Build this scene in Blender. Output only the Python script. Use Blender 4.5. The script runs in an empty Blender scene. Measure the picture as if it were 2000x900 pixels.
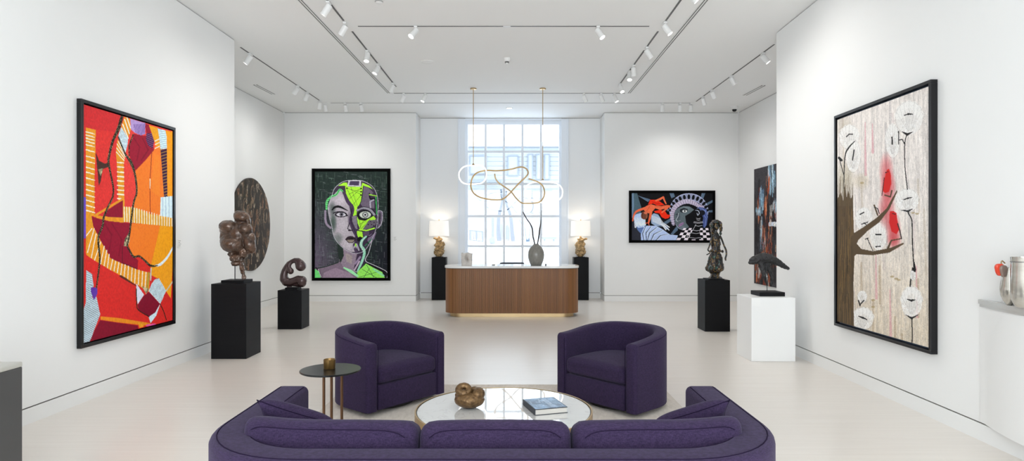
import bpy, bmesh, math, random
import numpy as np
from mathutils import Vector, Matrix, Euler
random.seed(7)
SC = bpy.context.scene
COL = SC.collection
PI = math.pi
F = 1222.0          # focal length in pixels of the 2000 px wide frame
CAMZ = 1.6
CEIL = 4.42

def W(px, py, D):
    """world point seen at pixel px,py at distance D along the room"""
    return Vector(((px - 1000) / F * D, D, CAMZ - (py - 455) / F * D))

# ------------------------------------------------------------------ tagging
def tag(o, label=None, cat=None, group=None, kind=None):
    if label: o['label'] = label
    if cat: o['category'] = cat
    if group: o['group'] = group
    if kind: o['kind'] = kind
    return o

def thing(name, label, cat, loc=(0, 0, 0), rotz=0, group=None):
    o = bpy.data.objects.new(name, None)
    COL.objects.link(o)
    o.empty_display_size = .1
    o.location = loc
    o.rotation_euler = (0, 0, rotz)
    return tag(o, label, cat, group)

def root_mat(p):
    m = Matrix.Identity(4)
    while p is not None:
        m = (Matrix.Translation(p.location) @ p.rotation_euler.to_matrix().to_4x4()) @ m
        p = p.parent
    return m

def obj(name, bm, mat, parent=None, local=False, smooth=True, angle=40, loc=None):
    """link bm as one object; coordinates are world unless local"""
    if parent is not None and not local:
        bmesh.ops.transform(bm, matrix=root_mat(parent).inverted(), verts=bm.verts)
    if loc is not None:
        bmesh.ops.translate(bm, vec=-Vector(loc), verts=bm.verts)
    bmesh.ops.recalc_face_normals(bm, faces=bm.faces)
    me = bpy.data.meshes.new(name)
    if smooth:
        lim = math.radians(angle)
        for f in bm.faces: f.smooth = True
        for e in bm.edges:
            if len(e.link_faces) == 2:
                e.smooth = e.calc_face_angle(0) < lim
    bm.to_mesh(me); bm.free()
    me.materials.append(mat)
    o = bpy.data.objects.new(name, me)
    COL.objects.link(o)
    o.parent = parent
    if loc is not None: o.location = loc
    return o

def struct(name, bm, mat, label=None, cat='structure', **k):
    o = obj(name, bm, mat, **k)
    o['kind'] = 'structure'
    if label: o['label'] = label; o['category'] = cat
    return o

def copy_tree(o, parent=None):
    c = o.copy(); COL.objects.link(c); c.parent = parent
    for ch in list(o.children): copy_tree(ch, c)
    return c

# ------------------------------------------------------------------ mesh helpers
def BM(): return bmesh.new()

def box(bm, x0, x1, y0, y1, z0, z1, bev=0, seg=2):
    r = bmesh.ops.create_cube(bm, size=1)
    vs = r['verts']
    for v in vs:
        v.co = Vector((x0 + (v.co.x + .5) * (x1 - x0), y0 + (v.co.y + .5) * (y1 - y0), z0 + (v.co.z + .5) * (z1 - z0)))
    if bev:
        es = list({e for v in vs for e in v.link_edges})
        bmesh.ops.bevel(bm, geom=es, offset=bev, segments=seg, affect='EDGES', profile=.5)
    return bm

def obox(bm, c, ux, uy, uz, bev=0):
    """oriented box: centre + three half-extent vectors"""
    r = bmesh.ops.create_cube(bm, size=2)
    vs = r['verts']
    for v in vs:
        v.co = Vector(c) + v.co.x * Vector(ux) + v.co.y * Vector(uy) + v.co.z * Vector(uz)
    if bev:
        es = list({e for v in vs for e in v.link_edges})
        bmesh.ops.bevel(bm, geom=es, offset=bev, segments=2, affect='EDGES', profile=.5)
    return bm

def lathe(bm, prof, segs=48, c=(0, 0, 0), sx=1, sy=1):
    rings = []
    for r, z in prof:
        if r < 1e-6:
            rings.append([bm.verts.new((c[0], c[1], c[2] + z))])
        else:
            rings.append([bm.verts.new((c[0] + sx * r * math.cos(2 * PI * k / segs), c[1] + sy * r * math.sin(2 * PI * k / segs), c[2] + z)) for k in range(segs)])
    for a, b in zip(rings, rings[1:]):
        for k in range(segs):
            k2 = (k + 1) % segs
            if len(a) == 1 and len(b) == 1: continue
            if len(a) == 1: bm.faces.new((a[0], b[k], b[k2]))
            elif len(b) == 1: bm.faces.new((a[k], a[k2], b[0]))
            else: bm.faces.new((a[k], a[k2], b[k2], b[k]))
    return bm

def tube(bm, pts, rad, segs=10, closed=False, sub=0, caps=True):
    pts = [Vector(p) for p in pts]
    n = len(pts)
    rads = list(rad) if hasattr(rad, '__len__') else [rad] * n
    if sub:
        q, rr = [], []
        rng = range(n if closed else n - 1)
        for i in rng:
            p0 = pts[(i - 1) % n] if closed or i > 0 else pts[i]
            p1 = pts[i]; p2 = pts[(i + 1) % n]
            p3 = pts[(i + 2) % n] if closed or i + 2 < n else p2
            for k in range(sub):
                t = k / sub
                q.append(.5 * ((2 * p1) + (p2 - p0) * t + (2 * p0 - 5 * p1 + 4 * p2 - p3) * t * t + (3 * p1 - p0 - 3 * p2 + p3) * t ** 3))
                rr.append(rads[i] * (1 - t) + rads[(i + 1) % n] * t)
        if not closed: q.append(pts[-1]); rr.append(rads[-1])
        pts, rads, n = q, rr, len(q)
    rings = []
    up = None
    for i in range(n):
        a = pts[(i - 1) % n] if closed or i > 0 else pts[i]
        b = pts[(i + 1) % n] if closed or i < n - 1 else pts[i]
        t = (b - a).normalized()
        if up is None:
            up = t.orthogonal().normalized()
        up = (up - t * up.dot(t)).normalized()
        s = t.cross(up)
        rings.append([bm.verts.new(pts[i] + rads[i] * (up * math.cos(2 * PI * k / segs) + s * math.sin(2 * PI * k / segs))) for k in range(segs)])
    m = n if closed else n - 1
    for i in range(m):
        A, B = rings[i], rings[(i + 1) % n]
        sh = 0
        if closed and i == n - 1:
            sh = min(range(segs), key=lambda s_: (A[0].co - B[s_].co).length)
        for k in range(segs):
            bm.faces.new((A[k], A[(k + 1) % segs], B[(k + 1 + sh) % segs], B[(k + sh) % segs]))
    if not closed and caps:
        bm.faces.new(rings[0][::-1]); bm.faces.new(rings[-1])
    return bm

def rbox(bm, hx, hy, hz, r, crown=0, n=12, c=(0, 0, 0), mat=None, crown2=None):
    """soft cushion: rounded box with a crowned top (and bottom)"""
    before = set(bm.verts)
    r0 = bmesh.ops.create_cube(bm, size=2)
    es = list({e for v in r0['verts'] for e in v.link_edges})
    bmesh.ops.subdivide_edges(bm, edges=es, cuts=n, use_grid_fill=True)
    allv = [v for v in bm.verts if v not in before]
    c2 = crown if crown2 is None else crown2
    for v in allv:
        p = v.co
        # ease the grid so that rounding keeps enough rows
        q = Vector([math.copysign(abs(a) ** .8, a) for a in p])
        P = Vector((q.x * hx, q.y * hy, q.z * hz))
        core = Vector((max(-hx + r, min(hx - r, P.x)), max(-hy + r, min(hy - r, P.y)), max(-hz + r, min(hz - r, P.z))))
        d = P - core
        if d.length > 1e-9:
            P = core + d.normalized() * min(r, d.length if max(abs(p.x), abs(p.y), abs(p.z)) < .999 else r)
        k = max(0, 1 - q.x ** 2) * max(0, 1 - q.y ** 2)
        if p.z > 0: P.z += crown * k ** .7 * p.z
        else: P.z += c2 * k ** .7 * p.z
        v.co = P
    for v in allv:
        if mat is not None: v.co = mat @ v.co
        v.co += Vector(c)
    return bm

def prism(bm, poly, z0, z1):
    a = [bm.verts.new((x, y, z0)) for x, y in poly]
    b = [bm.verts.new((x, y, z1)) for x, y in poly]
    n = len(poly)
    bm.faces.new(a[::-1]); bm.faces.new(b)
    for i in range(n): bm.faces.new((a[i], a[(i + 1) % n], b[(i + 1) % n], b[i]))
    return bm

def blob(name, items, mat, parent, voxel=.01, noise=0, nscale=.08, smooth=3, facets=False, extra=None, zmin=None):
    """items: list of (x,y,z, rx,ry,rz) ellipsoids in world space, fused by a voxel remesh"""
    bm = BM()
    for it in items:
        x, y, z, rx, ry, rz = it[:6]
        rot = it[6] if len(it) > 6 else 0
        r = bmesh.ops.create_icosphere(bm, subdivisions=3 if voxel else 5, radius=1)
        R = Matrix.Rotation(rot, 3, 'Y')
        for v in r['verts']:
            q = R @ Vector((v.co.x * rx, v.co.y * ry, v.co.z * rz))
            v.co = q + Vector((x, y, z))
    if extra: extra(bm)
    bmesh.ops.transform(bm, matrix=root_mat(parent).inverted(), verts=bm.verts)
    me = bpy.data.meshes.new(name); bm.to_mesh(me); bm.free()
    o = bpy.data.objects.new(name, me); COL.objects.link(o)
    if voxel:
        m = o.modifiers.new('r', 'REMESH'); m.mode = 'VOXEL'; m.voxel_size = voxel
    if smooth:
        m = o.modifiers.new('s', 'SMOOTH'); m.iterations = smooth; m.factor = .5
    if noise:
        t = bpy.data.textures.new(name, 'CLOUDS'); t.noise_scale = nscale; t.noise_depth = 3
        m = o.modifiers.new('d', 'DISPLACE'); m.texture = t; m.strength = noise; m.mid_level = .5; m.texture_coords = 'LOCAL'
    dg = bpy.context.evaluated_depsgraph_get()
    new = bpy.data.meshes.new_from_object(o.evaluated_get(dg))
    o.modifiers.clear()
    o.data = new; new.name = name
    for p in new.polygons: p.use_smooth = not facets
    if zmin is not None:
        zz = zmin - root_mat(parent).translation.z
        for v in new.vertices:
            if v.co.z < zz: v.co.z = zz
    new.materials.clear(); new.materials.append(mat)
    o.parent = parent
    return o

def chain(pts, step=.35):
    """interpolated (x,y,z,r) spheres along a polyline"""
    out = []
    for a, b in zip(pts, pts[1:]):
        L = (Vector(a[:3]) - Vector(b[:3])).length
        n = max(1, int(L / (step * min(a[3], b[3]) + 1e-6)))
        for k in range(n):
            t = k / n
            p = [a[i] * (1 - t) + b[i] * t for i in range(4)]
            out.append((p[0], p[1], p[2], p[3], p[3], p[3]))
    p = pts[-1]
    out.append((p[0], p[1], p[2], p[3], p[3], p[3]))
    return out

def lin(c):
    c = c / 255.0
    return c / 12.92 if c <= .04045 else ((c + .055) / 1.055) ** 2.4
def rgb(r, g, b, k=1.0): return (min(1, lin(r) * k), min(1, lin(g) * k), min(1, lin(b) * k), 1)

# ------------------------------------------------------------------ materials
def mat(name, color, rough=.5, metal=0, spec=.5, coat=0, coatr=.05, noise=None, bump=None, sheen=0, emit=None, ior=1.5, trans=0):
    """noise=(scale xyz, amount, second colour)  bump=(scale xyz, strength, distance)"""
    m = bpy.data.materials.new(name); m.use_nodes = True
    nt = m.node_tree; N = nt.nodes; L = nt.links
    b = N['Principled BSDF']
    b.inputs['Base Color'].default_value = color
    b.inputs['Roughness'].default_value = rough
    b.inputs['Metallic'].default_value = metal
    b.inputs['Specular IOR Level'].default_value = spec
    b.inputs['Coat Weight'].default_value = coat
    b.inputs['Coat Roughness'].default_value = coatr
    b.inputs['Sheen Weight'].default_value = sheen
    b.inputs['IOR'].default_value = ior
    b.inputs['Transmission Weight'].default_value = trans
    if emit:
        b.inputs['Emission Color'].default_value = emit[0]
        b.inputs['Emission Strength'].default_value = emit[1]
    tc = N.new('ShaderNodeTexCoord')
    if noise:
        mp = N.new('ShaderNodeMapping'); mp.inputs['Scale'].default_value = noise[0]
        L.new(tc.outputs['Object'], mp.inputs['Vector'])
        nz = N.new('ShaderNodeTexNoise'); nz.inputs['Scale'].default_value = 1; nz.inputs['Detail'].default_value = 6
        nz.inputs['Roughness'].default_value = .6
        L.new(mp.outputs[0], nz.inputs['Vector'])
        cr = N.new('ShaderNodeValToRGB')
        lo = .5 - noise[1] / 2; hi = .5 + noise[1] / 2
        cr.color_ramp.elements[0].position = max(0, lo); cr.color_ramp.elements[1].position = min(1, hi)
        cr.color_ramp.elements[0].color = noise[2]; cr.color_ramp.elements[1].color = color
        L.new(nz.outputs['Fac'], cr.inputs['Fac'])
        L.new(cr.outputs['Color'], b.inputs['Base Color'])
        m['ramp'] = cr.name
    if bump:
        mp2 = N.new('ShaderNodeMapping'); mp2.inputs['Scale'].default_value = bump[0]
        L.new(tc.outputs['Object'], mp2.inputs['Vector'])
        n2 = N.new('ShaderNodeTexNoise'); n2.inputs['Scale'].default_value = 1; n2.inputs['Detail'].default_value = 4
        L.new(mp2.outputs[0], n2.inputs['Vector'])
        bp = N.new('ShaderNodeBump'); bp.inputs['Strength'].default_value = bump[1]; bp.inputs['Distance'].default_value = bump[2]
        L.new(n2.outputs['Fac'], bp.inputs['Height'])
        L.new(bp.outputs[0], b.inputs['Normal'])
    return m

M = {}
M['wall'] = mat('wall_paint', (.84, .84, .83, 1), .6, spec=.3, noise=((.7, .7, .7), .9, (.81, .81, .80, 1)))
M['alcove'] = mat('alcove_paint', (.85, .86, .87, 1), .6, spec=.3)
M['ceil'] = mat('ceiling_paint', (.86, .86, .85, 1), .8, spec=.2)
M['base'] = mat('baseboard_paint', (.82, .82, .81, 1), .35, spec=.5)
M['gap'] = mat('shadow_gap', (.10, .085, .075, 1), .8)
M['gapgrey'] = mat('ceiling_reveal', (.36, .36, .36, 1), .8)
M['floor'] = mat('floor_pale', rgb(227, 220, 212), .29, spec=.75, noise=((.9, 26, 1), .55, rgb(217, 209, 200)), bump=((2, 60, 1), .03, .002))
M['white'] = mat('white_lacquer', (.82, .82, .81, 1), .35)
M['winframe'] = mat('window_frame_paint', rgb(232, 238, 246), .4)
M['spot'] = mat('spot_white', (.78, .78, .77, 1), .4)
M['track'] = mat('track_dark', (.10, .10, .10, 1), .5)
M['lens'] = mat('lens_lit', (1, 1, 1, 1), .3, emit=((1, .97, .92, 1), 9))
M['lensdim'] = mat('lens_soft', (1, 1, 1, 1), .3, emit=((1, .98, .95, 1), 1.0))
M['blackped'] = mat('black_lacquer', (.005, .005, .006, 1), .5, spec=.12, noise=((3, 3, 40), .6, (.008, .008, .009, 1)))
M['blackframe'] = mat('black_frame', (.005, .005, .006, 1), .3, spec=.35)
M['blackflat'] = mat('matt_black_frame', (.002, .002, .002, 1), .8, spec=.05)
M['brass'] = mat('brushed_brass', rgb(190, 164, 124), .34, metal=1)
M['goldtube'] = mat('gold_tube', rgb(216, 182, 128), .4, metal=.35)
M['glow'] = mat('led_tube', (1, 1, 1, 1), .4, emit=((1, .95, .87, 1), 1.5))
M['wood'] = mat('walnut_flutes', rgb(140, 86, 56), .42)
M['marbletop'] = mat('white_stone', (.80, .80, .79, 1), .12, coat=.4)
M['bronze'] = mat('brown_bronze', rgb(106, 80, 63), .34, metal=.4, noise=((9, 9, 14), .35, rgb(44, 32, 26)), bump=((18, 18, 18), .3, .004), coat=.45, coatr=.12)
M['maroon'] = mat('maroon_bronze', rgb(66, 46, 46), .26, metal=.35, coat=.5, coatr=.12)
M['charcoal'] = mat('charcoal_cast', rgb(38, 37, 39), .55, bump=((40, 40, 40), 1, .012), noise=((40, 40, 40), .35, rgb(12, 12, 13)))
M['gold_rock'] = mat('gilded_driftwood', rgb(206, 172, 120), .45, metal=.2, noise=((22, 22, 30), .4, rgb(92, 72, 50)), bump=((30, 30, 40), .8, .01))
M['paper'] = mat('paper', rgb(226, 222, 214), .8, noise=((1, 1, 400), .6, rgb(196, 190, 182)))
M['vase'] = mat('grey_ceramic', rgb(140, 137, 130), .35, noise=((30, 30, 6), .5, rgb(112, 109, 103)), coat=.3)
M['twig'] = mat('bare_twig', rgb(58, 50, 48), .8, bump=((60, 60, 60), .5, .003))
M['blockstone'] = mat('white_stone_block', rgb(214, 208, 202), .7, noise=((25, 25, 25), .6, rgb(190, 184, 178)), bump=((40, 40, 40), .5, .004))
M['shade'] = mat('lamp_shade_linen', (.92, .90, .86, 1), .9, emit=((1, .92, .82, 1), .38))
M['bulb'] = mat('lamp_bulb', (1, 1, 1, 1), .5, emit=((1, .86, .68, 1), 12))
M['rug'] = mat('rug_wool', rgb(226, 217, 207), .95, spec=.1, noise=((30, 9, 1), .6, rgb(198, 188, 177)), bump=((150, 150, 1), .8, .006))
M['darkglass'] = mat('smoked_glass', (.006, .007, .008, 1), .26, spec=.35)
M['bronzeleg'] = mat('bronze_leg', rgb(112, 82, 60), .35, metal=.8)
M['bowlbronze'] = mat('hammered_bronze', rgb(134, 104, 68), .35, metal=.6, noise=((40, 40, 40), .45, rgb(70, 50, 32)), bump=((70, 70, 70), .7, .004))
M['cup'] = mat('bronze_cup', rgb(140, 108, 60), .35, metal=.7, noise=((80, 80, 4), .5, rgb(80, 60, 34)))
M['deskchair'] = mat('desk_chair_leather', rgb(62, 66, 76), .5)
M['greyped'] = mat('grey_plinth', rgb(72, 71, 71), .45)
M['capstone'] = mat('pale_cap', rgb(186, 184, 176), .3)
M['silver'] = mat('silver_cap', rgb(208, 208, 205), .25, metal=.35)
M['glassware'] = mat('silvered_glass', rgb(206, 202, 194), .14, metal=.5, noise=((4, 4, 10), .6, rgb(160, 154, 142)), coat=.6)
M['redheart'] = mat('red_enamel', rgb(205, 66, 44), .3)
M['greyshell'] = mat('grey_shell', rgb(160, 142, 130), .4, noise=((60, 5, 5), .5, rgb(110, 90, 82)))
M['placard'] = mat('wall_label_card', rgb(236, 236, 234), .6)
M['placardink'] = mat('label_ink', rgb(150, 150, 150), .8)
M['swivel'] = mat('swivel_black', (.008, .006, .005, 1), .5)
M['slate'] = mat('slate_backing', rgb(70, 84, 104), .6)

def fabric():
    m = bpy.data.materials.new('purple_weave'); m.use_nodes = True
    nt = m.node_tree; N = nt.nodes; L = nt.links
    b = N['Principled BSDF']
    b.inputs['Roughness'].default_value = .92
    b.inputs['Specular IOR Level'].default_value = .15
    b.inputs['Sheen Weight'].default_value = .07
    b.inputs['Sheen Roughness'].default_value = .5
    b.inputs['Sheen Tint'].default_value = (.75, .7, .95, 1)
    tc = N.new('ShaderNodeTexCoord')
    outs = []
    for sc in ((55, 55, 340), (340, 340, 55)):
        mp = N.new('ShaderNodeMapping'); mp.inputs['Scale'].default_value = sc
        L.new(tc.outputs['Object'], mp.inputs['Vector'])
        nz = N.new('ShaderNodeTexNoise'); nz.inputs['Scale'].default_value = 1; nz.inputs['Detail'].default_value = 3
        L.new(mp.outputs[0], nz.inputs['Vector']); outs.append(nz.outputs['Fac'])
    ad = N.new('ShaderNodeMath'); ad.operation = 'ADD'
    L.new(outs[0], ad.inputs[0]); L.new(outs[1], ad.inputs[1])
    hf = N.new('ShaderNodeMath'); hf.operation = 'MULTIPLY'; hf.inputs[1].default_value = .5
    L.new(ad.outputs[0], hf.inputs[0])
    cr = N.new('ShaderNodeValToRGB')
    cr.color_ramp.elements[0].position = .38; cr.color_ramp.elements[1].position = .62
    cr.color_ramp.elements[0].color = rgb(35, 26, 46); cr.color_ramp.elements[1].color = rgb(54, 41, 69)
    L.new(hf.outputs[0], cr.inputs['Fac']); L.new(cr.outputs['Color'], b.inputs['Base Color'])
    bp = N.new('ShaderNodeBump'); bp.inputs['Strength'].default_value = .35; bp.inputs['Distance'].default_value = .002
    L.new(hf.outputs[0], bp.inputs['Height']); L.new(bp.outputs[0], b.inputs['Normal'])
    return m
M['fabric'] = fabric()
M['piping'] = mat('purple_piping', rgb(31, 23, 42), .95, spec=.05)

def marble():
    m = mat('marble_table', (.66, .65, .63, 1), .035, coat=1, coatr=.02, spec=.8)
    nt = m.node_tree; N = nt.nodes; L = nt.links; b = N['Principled BSDF']
    tc = N.new('ShaderNodeTexCoord')
    nz = N.new('ShaderNodeTexNoise'); nz.inputs['Scale'].default_value = 5; nz.inputs['Detail'].default_value = 8; nz.inputs['Distortion'].default_value = 1.2
    L.new(tc.outputs['Object'], nz.inputs['Vector'])
    cr = N.new('ShaderNodeValToRGB')
    e = cr.color_ramp.elements
    e[0].position = .485; e[0].color = (.66, .65, .63, 1)
    e[1].position = .515; e[1].color = (.66, .65, .63, 1)
    k = cr.color_ramp.elements.new(.5); k.color = (.57, .56, .54, 1)
    L.new(nz.outputs['Fac'], cr.inputs['Fac']); L.new(cr.outputs['Color'], b.inputs['Base Color'])
    return m
M['marble'] = marble()

def poly_mat():
    m = mat('polychrome_patina', rgb(30, 28, 34), .3, metal=.35, bump=((60, 60, 60), .9, .008), coat=.5, coatr=.2)
    nt = m.node_tree; N = nt.nodes; L = nt.links; b = N['Principled BSDF']
    tc = N.new('ShaderNodeTexCoord')
    mp = N.new('ShaderNodeMapping'); mp.inputs['Scale'].default_value = (22, 22, 12)
    nz = N.new('ShaderNodeTexNoise'); nz.inputs['Scale'].default_value = 1; nz.inputs['Detail'].default_value = 5
    L.new(tc.outputs['Object'], mp.inputs['Vector']); L.new(mp.outputs[0], nz.inputs['Vector'])
    cr = N.new('ShaderNodeValToRGB'); cr.color_ramp.interpolation = 'LINEAR'
    e = cr.color_ramp.elements
    e[0].position = .28; e[0].color = rgb(30, 100, 72)
    e[1].position = .72; e[1].color = rgb(160, 150, 190)
    for p, c in ((.36, (18, 48, 38)), (.41, (12, 11, 15)), (.54, (20, 17, 22)), (.575, (140, 108, 40)), (.60, (20, 17, 26)), (.68, (40, 36, 60))):
        q = e.new(p); q.color = rgb(*c)
    L.new(nz.outputs['Fac'], cr.inputs['Fac']); L.new(cr.outputs['Color'], b.inputs['Base Color'])
    return m
M['polychrome'] = poly_mat()

def attr_mat(name, rough=.5, spec=.5, coat=0, bump=0):
    m = bpy.data.materials.new(name); m.use_nodes = True
    nt = m.node_tree; N = nt.nodes; L = nt.links; b = N['Principled BSDF']
    b.inputs['Roughness'].default_value = rough
    b.inputs['Specular IOR Level'].default_value = spec
    b.inputs['Coat Weight'].default_value = coat
    at = N.new('ShaderNodeAttribute'); at.attribute_name = 'paint'
    L.new(at.outputs['Color'], b.inputs['Base Color'])
    if bump:
        tc = N.new('ShaderNodeTexCoord'); n2 = N.new('ShaderNodeTexNoise'); n2.inputs['Scale'].default_value = 90
        bp = N.new('ShaderNodeBump'); bp.inputs['Strength'].default_value = bump; bp.inputs['Distance'].default_value = .003
        L.new(tc.outputs['Object'], n2.inputs['Vector']); L.new(n2.outputs['Fac'], bp.inputs['Height']); L.new(bp.outputs[0], b.inputs['Normal'])
    return m
M['paint'] = attr_mat('painted_canvas', .6, .12, bump=.3)
M['paintgloss'] = attr_mat('varnished_canvas', .4, .35)
M['flute'] = attr_mat('walnut_veneer', .4, .4)

def glass_mat():
    m = bpy.data.materials.new('window_glass'); m.use_nodes = True
    nt = m.node_tree; N = nt.nodes; L = nt.links
    for n in list(N): N.remove(n)
    out = N.new('ShaderNodeOutputMaterial'); mx = N.new('ShaderNodeMixShader')
    tr = N.new('ShaderNodeBsdfTransparent'); tr.inputs['Color'].default_value = (.97, .985, 1, 1)
    gl = N.new('ShaderNodeBsdfGlossy'); gl.inputs['Roughness'].default_value = .02
    mx.inputs['Fac'].default_value = .05
    L.new(tr.outputs[0], mx.inputs[1]); L.new(gl.outputs[0], mx.inputs[2]); L.new(mx.outputs[0], out.inputs['Surface'])
    return m
M['glass'] = glass_mat()

# ------------------------------------------------------------------ painted canvases
def vnoise(h, w, ny, nx, seed=0):
    r = np.random.RandomState(seed).rand(ny + 2, nx + 2)
    y = np.linspace(0, ny, h, endpoint=False); x = np.linspace(0, nx, w, endpoint=False)
    yi = y.astype(int); xi = x.astype(int); fy = (y - yi)[:, None]; fx = (x - xi)[None, :]
    fy = fy * fy * (3 - 2 * fy); fx = fx * fx * (3 - 2 * fx)
    a = r[yi][:, xi]; b = r[yi][:, xi + 1]; c = r[yi + 1][:, xi]; d = r[yi + 1][:, xi + 1]
    return (a * (1 - fx) + b * fx) * (1 - fy) + (c * (1 - fx) + d * fx) * fy

class Art:
    """a picture painted with polygons and brush strokes; source coordinates are those of a quad"""
    def __init__(s, w, h, quad, base):
        s.w, s.h = w, h
        A = []; B = []
        for (u, v), (x, y) in zip(((0, 0), (1, 0), (1, 1), (0, 1)), quad):
            A.append([u, v, 1, 0, 0, 0, -u * x, -v * x]); B.append(x)
            A.append([0, 0, 0, u, v, 1, -u * y, -v * y]); B.append(y)
        H = np.linalg.solve(np.array(A, float), np.array(B, float))
        u, v = np.meshgrid(np.linspace(0, 1, w), np.linspace(0, 1, h))
        den = H[6] * u + H[7] * v + 1
        s.X = (H[0] * u + H[1] * v + H[2]) / den
        s.Y = (H[3] * u + H[4] * v + H[5]) / den
        s.img = np.zeros((h, w, 3)) + np.array(base, float)
        s.U, s.V = u, v
    @staticmethod
    def curve(pts, ws, n=4):
        q, v = [], []
        for i in range(len(pts) - 1):
            p0 = pts[max(0, i - 1)]; p1 = pts[i]; p2 = pts[i + 1]; p3 = pts[min(len(pts) - 1, i + 2)]
            for k in range(n):
                t = k / n
                q.append(tuple(.5 * (2 * p1[a] + (p2[a] - p0[a]) * t + (2 * p0[a] - 5 * p1[a] + 4 * p2[a] - p3[a]) * t * t + (3 * p1[a] - p0[a] - 3 * p2[a] + p3[a]) * t ** 3) for a in (0, 1)))
                v.append(ws[i] * (1 - t) + ws[i + 1] * t)
        q.append(pts[-1]); v.append(ws[-1])
        return q, v
    def mask(s, pts):
        xs = [p[0] for p in pts]; ys = [p[1] for p in pts]
        bb = (s.X >= min(xs)) & (s.X <= max(xs)) & (s.Y >= min(ys)) & (s.Y <= max(ys))
        idx = np.nonzero(bb)
        X = s.X[idx]; Y = s.Y[idx]
        ins = np.zeros(len(X), bool)
        n = len(pts)
        for i in range(n):
            x0, y0 = pts[i]; x1, y1 = pts[(i + 1) % n]
            if y0 == y1: continue
            c = ((Y < y0) != (Y < y1)) & (X < (x1 - x0) * (Y - y0) / (y1 - y0) + x0)
            ins ^= c
        return idx[0][ins], idx[1][ins]
    def blend(s, idx, col, a=1.0, jit=0):
        c = np.array(col, float)
        if jit:
            n = (vnoise(s.h, s.w, s.h // 4, s.w // 4, len(idx[0]) % 97)[idx] - .5) * jit * 2
            c = c[None, :] * (1 + n[:, None])
        s.img[idx] = s.img[idx] * (1 - a) + c * a
    def P(s, pts, col, a=1.0, jit=0, off=(0, 0)):
        pts = [(x + off[0], y + off[1]) for x, y in pts]
        s.blend(s.mask(pts), col, a, jit)
    def S(s, pts, w, col, a=1.0, off=(0, 0), speck=None):
        ws = list(w) if hasattr(w, '__len__') else [w] * len(pts)
        if len(ws) < len(pts): ws = [ws[0] + (ws[-1] - ws[0]) * i / (len(pts) - 1) for i in range(len(pts))]
        pts = [(x + off[0], y + off[1]) for x, y in pts]
        if len(pts) >= 4: pts, ws = s.curve(pts, ws)
        hit = np.zeros((s.h, s.w), bool)
        for (x0, y0), (x1, y1), w0, w1 in zip(pts, pts[1:], ws, ws[1:]):
            R = max(w0, w1)
            idx = np.nonzero((s.X > min(x0, x1) - R) & (s.X < max(x0, x1) + R) & (s.Y > min(y0, y1) - R) & (s.Y < max(y0, y1) + R))
            X = s.X[idx]; Y = s.Y[idx]
            dx, dy = x1 - x0, y1 - y0
            t = np.clip(((X - x0) * dx + (Y - y0) * dy) / max(1e-9, dx * dx + dy * dy), 0, 1)
            d = np.hypot(X - x0 - t * dx, Y - y0 - t * dy)
            ok = d < .5 * (w0 + (w1 - w0) * t)
            hit[idx[0][ok], idx[1][ok]] = True
        idx = np.nonzero(hit)
        s.blend(idx, col, a)
        if speck:
            r = np.random.RandomState(len(idx[0])).rand(len(idx[0])) < speck[0]
            s.img[idx[0][r], idx[1][r]] = speck[1]
    def E(s, cx, cy, rx, ry, col, a=1.0, jit=0, rot=0, off=(0, 0)):
        pts = []
        for k in range(28):
            t = 2 * PI * k / 28; x = rx * math.cos(t); y = ry * math.sin(t)
            pts.append((cx + off[0] + x * math.cos(rot) - y * math.sin(rot), cy + off[1] + x * math.sin(rot) + y * math.cos(rot)))
        s.blend(s.mask(pts), col, a, jit)
    def soft(s, cx, cy, rx, ry, col, a=1.0):
        d = ((s.X - cx) / rx) ** 2 + ((s.Y - cy) / ry) ** 2
        k = (np.clip(1 - d, 0, 1) ** 1.3 * a)[..., None]
        s.img = s.img * (1 - k) + np.array(col, float) * k
    def hatch(s, pts, col, ang, gap, w, a=1.0, dash=0, off=(0, 0)):
        pts = [(x + off[0], y + off[1]) for x, y in pts]
        idx = s.mask(pts)
        X = s.X[idx]; Y = s.Y[idx]
        q = X * math.cos(ang) + Y * math.sin(ang); p = -X * math.sin(ang) + Y * math.cos(ang)
        ok = (q % gap) < w
        if dash: ok &= (p % dash) < dash * .55
        s.img[idx[0][ok], idx[1][ok]] = s.img[idx[0][ok], idx[1][ok]] * (1 - a) + np.array(col, float) * a
    def grain(s, amt, nx=None, ny=None, seed=3):
        n = vnoise(s.h, s.w, ny or s.h // 3, nx or s.w // 3, seed)
        s.img *= (1 + (n - .5)[..., None] * amt)
    def linear(s, k=1.12):
        c = np.clip(s.img, 0, 255) / 255
        c = np.where(c <= .04045, c / 12.92, ((c + .055) / 1.055) ** 2.4)
        return np.clip(c * k, 0, .95)

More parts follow.
